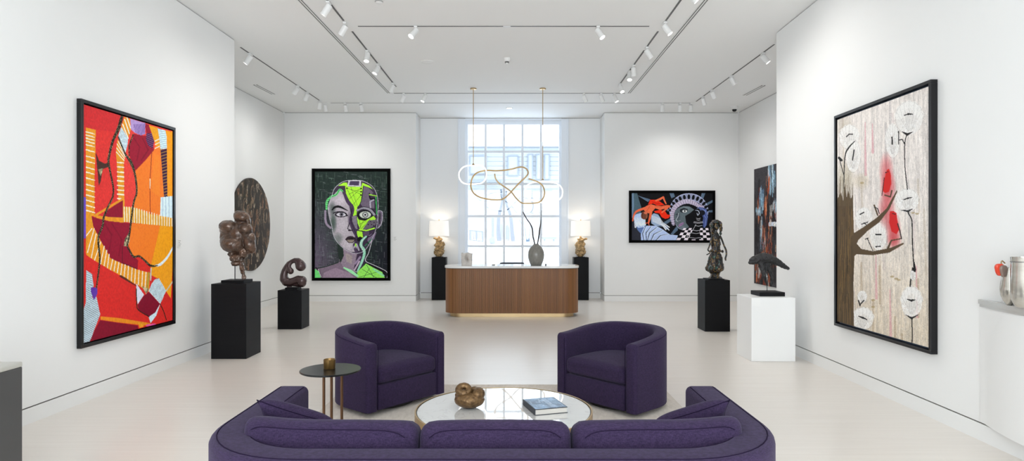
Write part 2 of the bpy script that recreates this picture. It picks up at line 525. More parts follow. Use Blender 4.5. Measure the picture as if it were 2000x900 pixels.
def canvas_mesh(name, col, fn, parent, material, thick=.02, side=(.03, .03, .03)):
    """col: h x w x 3 linear; fn(u, v) arrays -> world xyz arrays of the front face; plus sides"""
    h, w = col.shape[:2]
    u, v = np.meshgrid(np.linspace(0, 1, w), np.linspace(0, 1, h))
    co = fn(u, v, 0.0).reshape(-1, 3)
    back = fn(np.array([[0, 1], [0, 1]], float), np.array([[0, 0], [1, 1]], float), thick).reshape(-1, 3)
    # side skirt: duplicates of the four corners of the front
    fr = fn(np.array([[0, 1], [0, 1]], float), np.array([[0, 0], [1, 1]], float), 0.0).reshape(-1, 3)
    allco = np.concatenate([co, fr, back])
    inv = np.array(root_mat(parent).inverted())
    allco = allco @ inv[:3, :3].T + inv[:3, 3]
    i = np.arange(h * w).reshape(h, w)
    q = np.stack([i[:-1, :-1], i[1:, :-1], i[1:, 1:], i[:-1, 1:]], -1).reshape(-1, 4)
    n = h * w
    f0, f1, f2, f3 = n, n + 1, n + 2, n + 3      # TL TR BL BR
    b0, b1, b2, b3 = n + 4, n + 5, n + 6, n + 7
    extra = np.array([[f0, f1, b1, b0], [f1, f3, b3, b1], [f3, f2, b2, b3], [f2, f0, b0, b2], [b0, b1, b3, b2]])
    q = np.concatenate([q, extra])
    me = bpy.data.meshes.new(name)
    me.vertices.add(len(allco)); me.vertices.foreach_set('co', allco.astype(np.float32).ravel())
    me.loops.add(q.size); me.loops.foreach_set('vertex_index', q.astype(np.int32).ravel())
    me.polygons.add(len(q)); me.polygons.foreach_set('loop_start', (np.arange(len(q)) * 4).astype(np.int32))
    me.update(calc_edges=True)
    at = me.color_attributes.new('paint', 'FLOAT_COLOR', 'POINT')
    c = np.ones((len(allco), 4), np.float32)
    c[:n, :3] = col.reshape(-1, 3); c[n:, :3] = side
    at.data.foreach_set('color', c.ravel())
    me.materials.append(material)
    o = bpy.data.objects.new(name, me); COL.objects.link(o); o.parent = parent
    return o

def picture(label, TL, U, V, N_, w, h, art, fw, fd, gap=.0, fmat='blackframe', cmat='paint', setback=.012, name='framed_painting', frame=True, gapm='blackflat'):
    """TL outer top-left corner on the wall, U right, V down, N_ towards the room"""
    TL, U, V, N_ = Vector(TL), Vector(U), Vector(V), Vector(N_)
    t = thing(name, label, 'painting', TL + U * w / 2 + V * h)
    if frame:
        bm = BM()
        for a, b, c, d in ((0, w, 0, fw), (0, w, h - fw, h), (0, fw, fw, h - fw), (w - fw, w, fw, h - fw)):
            cc = TL + U * (a + b) / 2 + V * (c + d) / 2 + N_ * (fd / 2 + .002)
            obox(bm, cc, U * (b - a) / 2, V * (d - c) / 2, N_ * fd / 2, bev=.003)
        obj('frame', bm, M[fmat], t, smooth=False)
        if gap:
            bm = BM()
            obox(bm, TL + U * w / 2 + V * h / 2 + N_ * .008, U * (w / 2 - fw * .5), V * (h / 2 - fw * .5), N_ * .005)
            obj('backing_board', bm, M[gapm], t, smooth=False)
    i = (fw + gap) if frame else 0
    dp = fd - setback
    def fn(u, v, back):
        o = np.array(TL + U * i + V * i + N_ * (dp - back))
        return o + u[..., None] * np.array(U) * (w - 2 * i) + v[..., None] * np.array(V) * (h - 2 * i)
    canvas_mesh('canvas', art, fn, t, M[cmat], thick=max(.008, dp - .018))
    return t

# =================================================================== ROOM
XL, YL = -4.05, 9.13        # left partition face and its far end
XRn, XRf, YR = 3.60, 3.72, 8.80
YRn = 4.4
XLF, XRF = -5.335, 5.30     # far side walls
YB, YA = 14.65, 15.35       # back wall, alcove back wall
AXL, AXR = -2.25, 2.165     # alcove sides
YN = -2.6                   # front of the room behind the camera
def xr(y): return XRn + (XRf - XRn) * (y - YRn) / (YR - YRn)

bm = BM(); box(bm, -6, 6, YN, YA + .3, -.12, 0); struct('floor', bm, M['floor'], 'pale beige polished floor of the gallery', 'floor', smooth=False)
bm = BM(); box(bm, -6, 6, YN, YA + .3, CEIL, CEIL + .12); struct('ceiling', bm, M['ceil'], 'flat white ceiling with recessed tracks', 'ceiling', smooth=False)
ZB, ZG, ZT = .132, .143, CEIL - .012

def wallseg(nm, a, b, out, label, thick=.18, matn='wall', skirt=True, top=True, side='x'):
    """upright wall from a to b (plan points); out = unit normal into the room"""
    a, b, out = Vector((a[0], a[1], 0)), Vector((b[0], b[1], 0)), Vector((out[0], out[1], 0))
    mid = (a + b) / 2; hl = (b - a) / 2
    bm = BM()
    z0, z1 = ZG, (ZT if top else CEIL)
    obox(bm, mid - out * thick / 2 + Vector((0, 0, (z0 + z1) / 2)), hl, out * thick / 2, Vector((0, 0, (z1 - z0) / 2)))
    struct('wall_' + nm, bm, M[matn], label, 'wall', smooth=False)
    bm = BM()
    obox(bm, mid - out * thick / 2 + Vector((0, 0, ZB / 2)), hl, out * thick / 2, Vector((0, 0, ZB / 2)))
    struct('baseboard_' + nm, bm, M['base'], 'flush white baseboard of the ' + label, 'baseboard', smooth=False)
    bm = BM()
    obox(bm, mid - out * (thick / 2 + .006) + Vector((0, 0, (ZB + ZG) / 2)), hl, out * (thick / 2 - .006), Vector((0, 0, (ZG - ZB) / 2)))
    struct('trim_1', bm, M['gap'], 'dark shadow gap above the baseboard of the ' + label, 'trim', smooth=False)
    if top:
        bm = BM()
        obox(bm, mid - out * (thick / 2 + .006) + Vector((0, 0, (ZT + CEIL) / 2)), hl, out * (thick / 2 - .006), Vector((0, 0, (CEIL - ZT) / 2)))
        struct('trim_2', bm, M['gapgrey'], 'grey reveal under the ceiling along the ' + label, 'trim', smooth=False)

wallseg('left', (XL, YN), (XL, YL), (1, 0), 'left gallery wall beside the red abstract painting')
n = Vector((-(YR - YRn), (XRf - XRn), 0)).normalized()
wallseg('right', (xr(YN), YN), (XRf, YR), (n.x, n.y), 'right gallery wall behind the flower painting')
wallseg('left_end', (XL - .18, YL), (XLF - .1, YL), (0, 1), 'far end of the left gallery wall', thick=.15)
wallseg('right_end', (XRf + .18, YR), (XRF + .1, YR), (0, 1), 'far end of the right gallery wall', thick=.15)
wallseg('left_far', (XLF, YL), (XLF, YB), (1, 0), 'set back left wall with the round relief')
wallseg('right_far', (XRF, YR), (XRF, YB), (-1, 0), 'set back right wall with the tall dark canvas')
wallseg('back_left', (XLF, YB), (AXL, YB), (0, -1), 'back wall left of the window alcove')
wallseg('back_right', (AXR, YB), (XRF, YB), (0, -1), 'back wall right of the window alcove')
wallseg('alcove_left', (AXL, YB + .18), (AXL, YA), (1, 0), 'left cheek of the window alcove')
wallseg('alcove_right', (AXR, YB + .18), (AXR, YA), (-1, 0), 'right cheek of the window alcove')
# window opening in the alcove back wall
DW = YA + .10
WX0, WX1 = (909 - 1000) / F * DW, (1096 - 1000) / F * DW
WZ1 = 1.6 + (455 - 236) / F * DW
WZ0 = .50
wallseg('alcove_back_left', (AXL, YA), (WX0, YA), (0, -1), 'alcove wall left of the window', matn='alcove', thick=.22)
wallseg('alcove_back_right', (WX1, YA), (AXR, YA), (0, -1), 'alcove wall right of the window', matn='alcove', thick=.22)
bm = BM(); box(bm, WX0, WX1, YA, YA + .22, 0, WZ0); struct('wall_under_window', bm, M['alcove'], 'low wall under the tall window', 'wall', smooth=False)
bm = BM(); box(bm, WX0, WX1, YA, YA + .22, WZ1, CEIL); struct('wall_over_window', bm, M['alcove'], 'narrow wall strip over the tall window', 'wall', smooth=False)
# front of the room behind the camera: two piers and an opening left for an added fill lamp
bm = BM(); box(bm, XL - .2, -2.9, YN - .2, YN, 0, CEIL); struct('wall_front_left', bm, M['wall'], 'front wall pier behind the viewer on the left', 'wall', smooth=False)
bm = BM(); box(bm, 2.9, 4.2, YN - .2, YN, 0, CEIL); struct('wall_front_right', bm, M['wall'], 'front wall pier behind the viewer on the right', 'wall', smooth=False)
bm = BM(); box(bm, -2.9, 2.9, YN - .2, YN, 3.9, CEIL); struct('wall_front_top', bm, M['wall'], 'front wall strip over the opening left for an added lamp', 'wall', smooth=False)

# casing around the window
def casing():
    bm = BM()
    for s, x in ((-1, WX0), (1, WX1)):
        xa, xb = (x - .17, x + .005) if s < 0 else (x - .005, x + .17)
        box(bm, xa, xb, YA - .03, YA - .001, .0, CEIL - .03, .004)
        xa, xb = (x - .17, x - .135) if s < 0 else (x + .135, x + .17)
        box(bm, xa, xb, YA - .045, YA - .03, .0, CEIL - .03, .004)
    box(bm, WX0 + .005, WX1 - .005, YA - .03, YA - .001, WZ1, WZ1 + .03, .004)
    return bm
struct('trim_3', casing(), M['winframe'], 'white casing around the tall window', 'trim', smooth=False)

wr = bpy.data.objects.new('window_1', None); COL.objects.link(wr); wr.location = ((WX0 + WX1) / 2, DW, WZ0)
tag(wr, 'tall white gridded window in the alcove behind the desk', 'window', kind='structure')
def wpx(px): return (px - 1000) / F * DW
def wpz(py): return 1.6 - (py - 455) / F * DW
bm = BM()
box(bm, WX0, wpx(914.2), DW - .05, DW + .05, WZ0, WZ1); box(bm, wpx(1091.6), WX1, DW - .05, DW + .05, WZ0, WZ1)
box(bm, wpx(914.2), wpx(1091.6), DW - .05, DW + .05, wpz(243.6), WZ1); box(bm, wpx(914.2), wpx(1091.6), DW - .05, DW + .05, WZ0, wpz(541))
obj('window_frame', bm, M['winframe'], wr, smooth=False)
bm = BM()
for px in (948.6, 984.4, 1020.4, 1056.5): box(bm, wpx(px) - .028, wpx(px) + .028, DW - .03, DW + .03, wpz(541), wpz(243.6))
xs = [wpx(914.2)] + [wpx(p) for p in (948.6, 984.4, 1020.4, 1056.5)] + [wpx(1091.6)]
for py in (296.6, 359.4, 422.3, 480.5):
    for a, b in zip(xs, xs[1:]):
        box(bm, a + (.029 if a > xs[0] else 0), b - (.029 if b < xs[-1] else 0), DW - .028, DW + .028, wpz(py) - .03, wpz(py) + .03)
obj('glazing_bars', bm, M['winframe'], wr, smooth=False)
bm = BM(); box(bm, wpx(914.2), wpx(1091.6), DW - .004, DW + .004, wpz(541), wpz(243.6)); obj('pane', bm, M['glass'], wr, smooth=False)
bm = BM(); box(bm, WX0, WX1, YA - .06, DW - .051, WZ0 - .001, WZ0 + .03, .004); obj('window_sill', bm, M['winframe'], wr, smooth=False)

# =================================================================== CEILING FITTINGS
def slot(name, label, cat, x0, y0, x1, y1, w, lines=1, group=None, matn='track', depth=.006):
    """thin metal channels set in the ceiling, between two plan points"""
    t = thing(name, label, cat, ((x0 + x1) / 2, (y0 + y1) / 2, CEIL), group=group)
    d = Vector((x1 - x0, y1 - y0, 0)); L = d.length; d.normalize(); s = Vector((-d.y, d.x, 0))
    c = Vector(((x0 + x1) / 2, (y0 + y1) / 2, CEIL - depth / 2))
    if lines == 1:
        bm = BM(); obox(bm, c, d * L / 2, s * w / 2, Vector((0, 0, depth / 2))); obj('rail', bm, M[matn], t, smooth=False)
    else:
        for k in (-1, 1):
            bm = BM(); obox(bm, c + s * k * w * .28, d * L / 2, s * w * .15, Vector((0, 0, depth / 2))); obj('slot', bm, M[matn], t, smooth=False)
        bm = BM(); obox(bm, c, d * L / 2, s * w * .16, Vector((0, 0, depth * .8))); obj('blade', bm, M['spot'], t, smooth=False)
        bm = BM()
        for k in (-1, 1): obox(bm, c + s * k * w * .44, d * L / 2, s * w * .045, Vector((0, 0, depth * .8)))
        obj('flange', bm, M['spot'], t, smooth=False)
    return t
slot('linear_air_slot', 'long dark double line air slot in the ceiling, left', 'air slot', -2.60, 5.2, -2.48, 12.6, .062, 2, 'linear air slots')
slot('linear_air_slot', 'long dark double line air slot in the ceiling, right', 'air slot', 2.34, 5.2, 2.355, 12.6, .062, 2, 'linear air slots')
slot('ceiling_vent', 'short dark slotted vent in the ceiling near the round relief', 'vent', -4.88, 11.9, -4.84, 12.7, .10, 2, 'short ceiling vents')
slot('ceiling_vent', 'short dark slotted vent in the ceiling near the tall dark canvas', 'vent', 4.80, 11.95, 4.76, 12.8, .10, 2, 'short ceiling vents')
TG = 'ceiling lighting tracks'
tr_ = thing('lighting_track', 'dark track in the ceiling running away on the inner left, broken into lengths', 'lighting track', (-2.23, 9.5, CEIL), group=TG)
for a, b in ((6.0, 8.30), (8.75, 9.62), (9.75, 10.38), (10.55, 12.05)):
    bm = BM(); box(bm, -2.245, -2.222, a, b, CEIL - .006, CEIL); obj('rail', bm, M['track'], tr_, smooth=False)
tr_ = thing('lighting_track', 'dark track in the ceiling running away on the inner right, broken into lengths', 'lighting track', (2.04, 9.5, CEIL), group=TG)
for a, b in ((6.0, 8.30), (8.75, 9.50), (9.65, 10.45), (10.62, 11.74)):
    bm = BM(); box(bm, 2.03, 2.053, a, b, CEIL - .006, CEIL); obj('rail', bm, M['track'], tr_, smooth=False)
slot('lighting_track', 'thin track in the ceiling running away on the outer left side', 'lighting track', -4.12, 9.5, -4.09, 13.35, .02, 1, TG)
slot('lighting_track', 'thin track in the ceiling running away on the outer right side', 'lighting track', 3.92, 9.35, 3.945, 13.4, .02, 1, TG)
slot('lighting_track', 'thin cross track nearest the back wall', 'lighting track', -3.93, 13.56, 3.90, 13.56, .018, 1, TG, 'gapgrey')
slot('lighting_track', 'thin cross track above the front of the reception desk', 'lighting track', -2.38, 12.62, 2.28, 12.62, .018, 1, TG)
slot('lighting_track', 'thin cross track nearest the viewer', 'lighting track', -2.10, 8.53, 1.87, 8.53, .02, 1, TG)
bm = BM(); box(bm, -.12, -.02, 8.50, 8.56, CEIL - .012, CEIL - .0062); tag(obj('track_feed', bm, M['spot'], smooth=False), 'small white power feed on the cross track nearest the viewer', 'track feed')

def make_spot():
    t = thing('track_spotlight', 'spot', 'spotlight', (0, 0, 0))
    bm = BM(); box(bm, -.022, .022, -.05, .05, -.03, -.0065, .004); lathe(bm, [(0, -.062), (.012, -.062), (.012, -.03), (0, -.03)], 12)
    obj('adapter', bm, M['spot'], t, local=True)
    bm = BM()
    lathe(bm, [(0, .02), (.036, .02), (.041, .014), (.041, .0), (.041, -.100), (.043, -.105), (.043, -.125), (.039, -.128), (.037, -.124), (.037, -.112)], 28)
    h = obj('lamp_head', bm, M['spot'], t, local=True)
    h.location = (0, 0, -.062); h.rotation_mode = 'QUATERNION'
    bm = BM(); lathe(bm, [(0, -.115), (.0369, -.115), (.0369, -.119), (0, -.122)], 24)
    l = obj('lens', bm, M['lens'], h, local=True)
    return t
spot0 = make_spot(); spot_used = [False]
ORD = ['nearest the viewer', 'second from the viewer', 'third from the viewer', 'fourth from the viewer', 'fifth from the viewer', 'sixth from the viewer']
def spot(x, y, aim, label, group, power=0, lit=True, size=95, colr=(1, .985, .955)):
    if spot_used[0]: t = copy_tree(spot0)
    else: t = spot0; spot_used[0] = True
    t.location = (x, y, CEIL); t['label'] = label; t['group'] = group
    h = [c for c in t.children if 'lamp_head' in c.name][0]
    h.rotation_quaternion = Vector(aim).normalized().to_track_quat('-Z', 'Y')
    l = h.children[0]
    if not lit:
        l.material_slots[0].link = 'OBJECT'; l.material_slots[0].material = M['lensdim']
    else:
        l.material_slots[0].link = 'OBJECT'; l.material_slots[0].material = M['lens']
    SPOTS.append((x, y, aim, power, size, colr))
SPOTS = []
G = 'white track spotlights'
for i, (y, aim, pw, lit) in enumerate(((7.62, (-.62, -.05, -1), 1.4, False), (8.38, (-.72, .25, -1), 1.3, False), (9.66, (-.05, -.35, -1), .8, True), (10.42, (-.42, -.30, -1), .9, True), (11.75, (-.40, .1, -1), .9, False))):
    spot(-2.233, y, aim, 'white cylinder spotlight on the inner left track, ' + ORD[i], G, pw, lit)
for i, (y, aim, pw, lit) in enumerate(((7.20, (.9, -.1, -1), 1.4, True), (8.36, (.66, -.2, -1), 1.3, True), (9.48, (.62, .0, -1), 1.1, False), (10.5, (.08, .2, -1), .8, False), (10.86, (-.1, -.45, -1), .8, True), (11.80, (.25, -.5, -1), .8, True))):
    spot(2.041, y, aim, 'white cylinder spotlight on the inner right track, ' + ORD[i], G, pw, lit)
for i, (y, aim) in enumerate(((9.82, (-.70, -.15, -1)), (11.95, (-.75, .3, -1)), (12.5, (-.55, .35, -1)), (13.3, (-.3, .5, -1)))):
    spot(-4.108 + .008 * i, y, aim, 'white cylinder spotlight on the outer left track, ' + ORD[i], G, .8, i == 0)
for i, (y, aim) in enumerate(((9.78, (.75, -.25, -1)), (11.2, (.6, .0, -1)), (12.3, (.6, .3, -1)), (12.9, (.45, .4, -1)))):
    spot(3.922 + .006 * i, y, aim, 'white cylinder spotlight on the outer right track, ' + ORD[i], G, .8, i == 0)
for i, px in enumerate((635, 674, 705)):
    spot((px - 1000) / F * 13.56, 13.56, (.06 - .12 * (i == 0), .45, -1), 'white spotlight on the back cross track, %s of its left three' % ['leftmost', 'middle one', 'rightmost'][i], G, .42, False)
for i, px in enumerate((1293.5, 1328, 1349)):
    spot((px - 1000) / F * 13.56, 13.56, (.1, .45, -1), 'white spotlight on the back cross track, %s of its right three' % ['leftmost', 'middle one', 'rightmost'][i], G, .42, False)
for i, (px, aim, lit) in enumerate(((788.6, (-.55, .25, -1), False), (831, (-.50, -.25, -1), True))):
    spot((px - 1000) / F * 12.62, 12.62, aim, 'white spotlight left of the pendant light on the desk cross track, %s one' % ['outer', 'inner'][i], G, .9, lit)
for i, (px, aim, lit) in enumerate(((1140, (.45, .25, -1), False), (1173.5, (.45, .2, -1), False), (1199.5, (.45, -.2, -1), True))):
    spot((px - 1000) / F * 12.62, 12.62, aim, 'white spotlight right of the pendant light on the desk cross track, %s' % ['innermost', 'middle one', 'outermost'][i], G, .9, lit)
spot(-1.31, 8.53, (-.62, -.55, -1), 'white spotlight hanging from the left part of the front cross track', G, 1.2, True)
spot(1.17, 8.53, (.55, -.35, -1), 'white spotlight hanging from the right part of the front cross track', G, 1.2, True)

def disc_thing(name, label, cat, x, y, parts):
    t = thing(name, label, cat, (x, y, CEIL))
    for nm, prof, m in parts:
        bm = BM(); lathe(bm, prof, 32, (x, y, CEIL)); obj(nm, bm, M[m], t)
    return t
disc_thing('ceiling_sensor', 'small white sensor with a dark ring in the middle of the ceiling', 'sensor', -.082, 10.1, [
    ('housing', [(0, 0), (.06, 0), (.058, -.03), (.035, -.055), (0, -.055)], 'spot'), ('lens_ring', [(0, -.055), (.034, -.055), (.034, -.075), (0, -.075)], 'track'), ('tip', [(0, -.0755), (.024, -.0755), (.015, -.095), (0, -.095)], 'spot')])
disc_thing('smoke_detector', 'shallow round smoke detector at the top edge left of centre', 'smoke detector', -1.62, 7.62, [
    ('housing', [(0, 0), (.045, 0), (.045, -.012), (.03, -.022), (0, -.024)], 'spot'), ('grille', [(.0455, -.003), (.048, -.003), (.048, -.009), (.0455, -.009)], 'track')])
disc_thing('ceiling_speaker', 'faint flush round speaker in the ceiling left of centre', 'speaker', -1.39, 10.3, [
    ('grille', [(0, 0), (.10, 0), (.10, -.004), (0, -.004)], 'ceil'), ('rim', [(.1005, 0), (.108, 0), (.108, -.006), (.1005, -.006)], 'ceil')])
disc_thing('recessed_downlight', 'lit square looking downlight in the alcove ceiling before the window', 'downlight', -.06, 14.12, [
    ('trim_ring', [(.055, 0), (.085, 0), (.085, -.008), (.055, -.008)], 'spot'), ('diffuser', [(0, -.002), (.0548, -.002), (.0548, -.007), (0, -.007)], 'lens')])
t = thing('dome_camera', 'small white dome security camera in the right back ceiling corner', 'security camera', (4.96, 13.95, CEIL))
bm = BM(); lathe(bm, [(0, 0), (.085, 0), (.085, -.05), (.06, -.065), (0, -.065)], 32, (4.96, 13.95, CEIL)); obj('housing', bm, M['spot'], t)
bm = BM(); lathe(bm, [(0, -.0655), (.05, -.0655), (.047, -.09), (.03, -.11), (0, -.118)], 32, (4.96, 13.95, CEIL)); obj('dome', bm, M['darkglass'], t)

# =================================================================== PICTURES
def red_painting():
    a = Art(330, 440, [(65, 70), (690, 250), (683, 1533), (55, 1705)], (216, 52, 48))
    B = (0, 865)
    OC = (224, 148, 36); CR = (150, 20, 46); OR = (240, 122, 38); LB = (196, 214, 224); WH = (240, 228, 205); BK = (40, 32, 22)
    a.P([(60, 865), (690, 865), (690, 1710), (50, 1710)], (208, 42, 38))
    a.P([(60, 60), (350, 140), (300, 260), (65, 230)], (205, 45, 48))
    a.P([(350, 140), (700, 230), (690, 900), (345, 870), (300, 700)], (226, 64, 56))
    # right hand fields
    a.P([(560, 380), (575, 330), (605, 372), (628, 695), (605, 830), (530, 815), (415, 775), (435, 650), (430, 520), (500, 450)], OR)
    a.P([(395, 878), (600, 890), (575, 1000), (535, 1160), (450, 1105), (410, 1105), (380, 1035), (390, 950)], OR)
    a.P([(600, 890), (690, 895), (690, 1100), (672, 1385), (640, 1340), (590, 1255), (535, 1230), (535, 1160), (575, 1000)], (236, 156, 26))
    a.P([(640, 245), (692, 255), (686, 700), (652, 695), (650, 290)], (238, 152, 22))
    a.P([(560, 400), (600, 420), (600, 700), (540, 660)], (246, 138, 40), .5)
    # crimson fields
    a.P([(420, 270), (510, 285), (555, 350), (560, 380), (500, 450), (430, 520), (395, 440), (385, 400), (390, 320)], CR)
    a.P([(497, 198), (527, 210), (548, 270), (508, 268)], CR)
    a.P([(118, 835), (180, 855), (345, 875), (395, 880), (385, 940), (345, 1030), (380, 1040), (410, 1105), (445, 1130), (440, 1195), (330, 1155), (250, 1120), (190, 1015), (130, 905)], (142, 16, 44))
    for q in ([(200, 870), (260, 960), (240, 1080)], [(260, 880), (330, 990), (310, 1100)], [(420, 300), (460, 360), (440, 450)], [(480, 300), (520, 380), (470, 450)]):
        a.S(q, 10, (110, 8, 34), .5)
    a.P([(342, 715), (342, 840), (205, 838), (230, 795)], (140, 16, 44))
    a.P([(175, 680), (260, 690), (440, 710), (445, 742), (95, 828)], (128, 14, 40), off=B)
    a.P([(520, 480), (595, 560), (570, 620), (520, 650), (445, 605), (440, 570), (480, 510)], (124, 12, 40), off=B)
    # lavender cap, hatched ball
    a.P([(395, 168), (500, 195), (500, 270), (470, 280), (430, 265), (400, 240)], (176, 148, 204))
    a.hatch([(415, 205), (500, 200), (500, 270), (470, 280), (430, 262)], (98, 72, 150), .3, 9, 4)
    a.P([(508, 265), (545, 265), (562, 320), (550, 368), (520, 350), (505, 310)], (58, 28, 72))
    a.hatch([(508, 265), (545, 265), (562, 320), (550, 368), (520, 350), (505, 310)], (150, 90, 130), 1.2, 12, 3)
    # ochre top right with stripes
    a.P([(525, 210), (590, 230), (604, 372), (575, 350), (560, 310), (545, 265)], (228, 156, 30))
    for y in (318, 342, 368): a.S([(568, y), (598, y - 14)], 6, WH)
    a.P([(586, 230), (640, 245), (650, 290), (650, 368), (605, 374), (598, 300)], (206, 228, 238))
    a.hatch([(586, 230), (640, 245), (650, 290), (650, 368), (605, 374), (598, 300)], (120, 150, 165), PI / 2 + .15, 13, 3)
    a.P([(605, 374), (650, 369), (652, 697), (628, 697), (615, 500)], (54, 22, 60))
    a.hatch([(605, 374), (650, 369), (652, 697), (628, 697), (615, 500)], (200, 150, 60), PI / 2 - .3, 20, 3)
    a.P([(605, 700), (690, 690), (690, 838), (600, 842)], (210, 230, 240))
    a.hatch([(605, 700), (690, 690), (690, 838), (600, 842)], (170, 196, 212), 0, 22, 5)
    # thin dashed line
    a.S([(545, 390), (530, 600), (532, 815)], 5, (150, 40, 30)); a.S([(532, 575), (531, 640)], 4, WH)
    # the big left ladder
    a.P([(82, 230), (152, 245), (148, 400), (140, 600), (140, 830), (118, 835), (130, 905), (190, 1015), (250, 1120), (330, 1155), (440, 1195), (527, 1215), (520, 1345), (430, 1295), (400, 1280), (240, 1195), (120, 1127), (78, 1100), (80, 700)], OC)
    for y in (262, 284, 305, 326, 350, 385, 428, 463, 505, 538, 578, 622, 658, 694, 730, 765, 800): a.S([(84, y - 4), (142, y + 11)], (9, 5), WH)
    for q in ([(82, 968), (120, 920)], [(88, 1085), (137, 920)], [(115, 1120), (150, 955)], [(138, 1135), (182, 1010)], [(180, 1160), (207, 1040)], [(205, 1172), (225, 1065)], [(228, 1187), (242, 1092)], [(250, 1200), (266, 1128)],
              [(275, 1207), (287, 1140)], [(298, 1218), (310, 1148)], [(322, 1232), (332, 1157)], [(346, 1244), (354, 1163)], [(371, 1257), (377, 1172)], [(396, 1272), (403, 1183)], [(420, 1288), (426, 1192)], [(445, 1298), (451, 1198)], [(470, 1308), (476, 1205)], [(492, 1318), (500, 1212)]):
        a.S(q, 6, WH)
    a.S([(520, 1215), (505, 1340)], 14, (150, 140, 60), .7)
    # second ladder
    a.P([(355, 155), (392, 168), (400, 238), (380, 300), (322, 250)], OC)
    for q in ([(372, 158), (396, 228)], [(356, 172), (388, 268)], [(342, 205), (380, 300)]): a.S(q, 8, WH)
    a.P([(332, 222), (380, 300), (374, 350), (352, 425), (308, 292)], (206, 226, 236))
    a.hatch([(332, 222), (380, 300), (374, 350), (352, 425), (308, 292)], (110, 120, 130), .2, 9, 4, dash=9)
    a.P([(305, 305), (357, 425), (348, 480), (350, 718), (310, 722), (300, 480), (293, 400)], OC)
    for q in ([(297, 395), (350, 452)], [(299, 368), (353, 437)], [(302, 340), (357, 424)], [(312, 322), (355, 412)]): a.S(q, 6, WH)
    for y in (465, 495, 530, 560, 590, 622, 652, 682, 712): a.S([(303, y), (347, y + 4)], 8, WH)
    # triangle edges and horizontal ladder
    a.S([(140, 832), (340, 714)], 15, OC)
    a.P([(140, 828), (240, 838), (345, 840), (345, 876), (240, 866), (150, 845)], OC)
    a.S([(346, 715), (346, 770)], 11, OC)
    a.P([(340, 765), (430, 775), (530, 815), (690, 840), (690, 898), (595, 892), (450, 880), (340, 870)], (220, 160, 48))
    for k in range(20):
        x = 350 + k * 17.5; yt = 768 + max(0, (x - 400)) * .27
        a.S([(x, min(842, yt)), (x, 868 + (x - 340) * .08)], 6, WH)
    # white arc, patches
    a.S([(556, 1166), (600, 1156), (650, 1105), (688, 1040)], (8, 18, 14, 10), (214, 228, 238))
    a.P([(392, 925), (386, 1000), (374, 1036), (344, 1036), (352, 990)], (150, 142, 112), jit=.6)
    a.P([(470, 440), (520, 460), (500, 495)], (150, 140, 110), off=B, jit=.5)
    a.P([(590, 385), (640, 470), (598, 560), (518, 475), (535, 430), (560, 395)], (204, 224, 234), off=B)
    a.hatch([(590, 385), (640, 470), (598, 560), (518, 475), (535, 430), (560, 395)], (90, 100, 110), .2, 10, 4, dash=10, off=B)
    a.P([(432, 425), (485, 500), (440, 565), (430, 500)], (214, 214, 230), off=B)
    a.P([(598, 558), (570, 640), (530, 692), (516, 650), (562, 620)], (200, 222, 234), off=B)
    a.P([(78, 340), (118, 365), (130, 440), (120, 530), (150, 520), (176, 640), (100, 832), (50, 842), (50, 640), (75, 560)], (188, 206, 216), off=B)
    a.hatch([(78, 440), (130, 440), (120, 530), (150, 520), (176, 640), (100, 832), (50, 842), (50, 640), (75, 560)], (70, 74, 82), PI / 2 + .5, 13, 5, dash=9, off=B)
    for k in range(6): a.S([(80, 352 + 16 * k), (126, 372 + 14 * k)], 3, (100, 104, 110), off=B)
    a.P([(110, 456), (158, 458), (157, 500), (132, 547), (112, 490)], (92, 52, 156), off=B)
    a.P([(178, 655), (300, 662), (530, 693), (525, 712), (300, 692), (178, 677)], (222, 134, 30), off=B)
    a.P([(440, 690), (480, 692), (480, 720), (452, 725)], OC, off=B)
    a.S([(503, 708), (560, 700)], 12, (232, 84, 164), off=B)
    a.P([(62, 705), (80, 705), (78, 987), (58, 987)], (110, 72, 190))
    # tarry speckled lines
    sp = (.09, (170, 160, 120))
    a.P([(150, 395), (175, 455), (215, 475), (245, 462), (254, 492), (200, 512), (184, 600), (171, 628), (160, 500)], (70, 44, 36))
    a.P([(168, 515), (205, 505), (185, 560)], (150, 145, 110), jit=.5)
    a.S([(338, 148), (310, 240), (272, 320), (240, 450), (250, 520), (275, 670), (235, 770), (205, 840), (196, 900), (165, 985), (175, 1110), (168, 1200), (150, 1325)], (20, 24, 18, 16, 13, 12, 13, 14, 14, 14, 13, 12, 10), BK, speck=sp)
    a.S([(310, 290), (355, 400), (395, 460), (425, 540), (438, 665), (415, 740), (395, 880), (385, 960), (370, 1030), (385, 1065), (415, 1108), (450, 1102), (490, 1130), (530, 1165), (580, 1165)], (9, 11, 22, 14, 13, 13, 13, 10, 10, 12, 14, 14, 14, 16, 8), BK, speck=sp)
    a.S([(415, 275), (386, 350), (385, 420)], 8, BK, speck=sp)
    a.S([(430, 460), (434, 560), (445, 605), (520, 648)], 7, BK, off=B)
    a.S([(320, 375), (355, 395), (430, 440)], (14, 16, 6), (90, 40, 30), off=B)
    a.S([(335, 170), (335, 285), (440, 325)], 4, (70, 20, 30), off=B)
    a.S([(597, 560), (622, 610), (640, 668)], 6, BK, off=B); a.S([(535, 320), (532, 400)], 8, (190, 200, 190), off=B)
    a.S([(640, 470), (690, 400)], 8, (200, 190, 160), off=B)
    a.grain(.10)
    return a.linear(1.12)

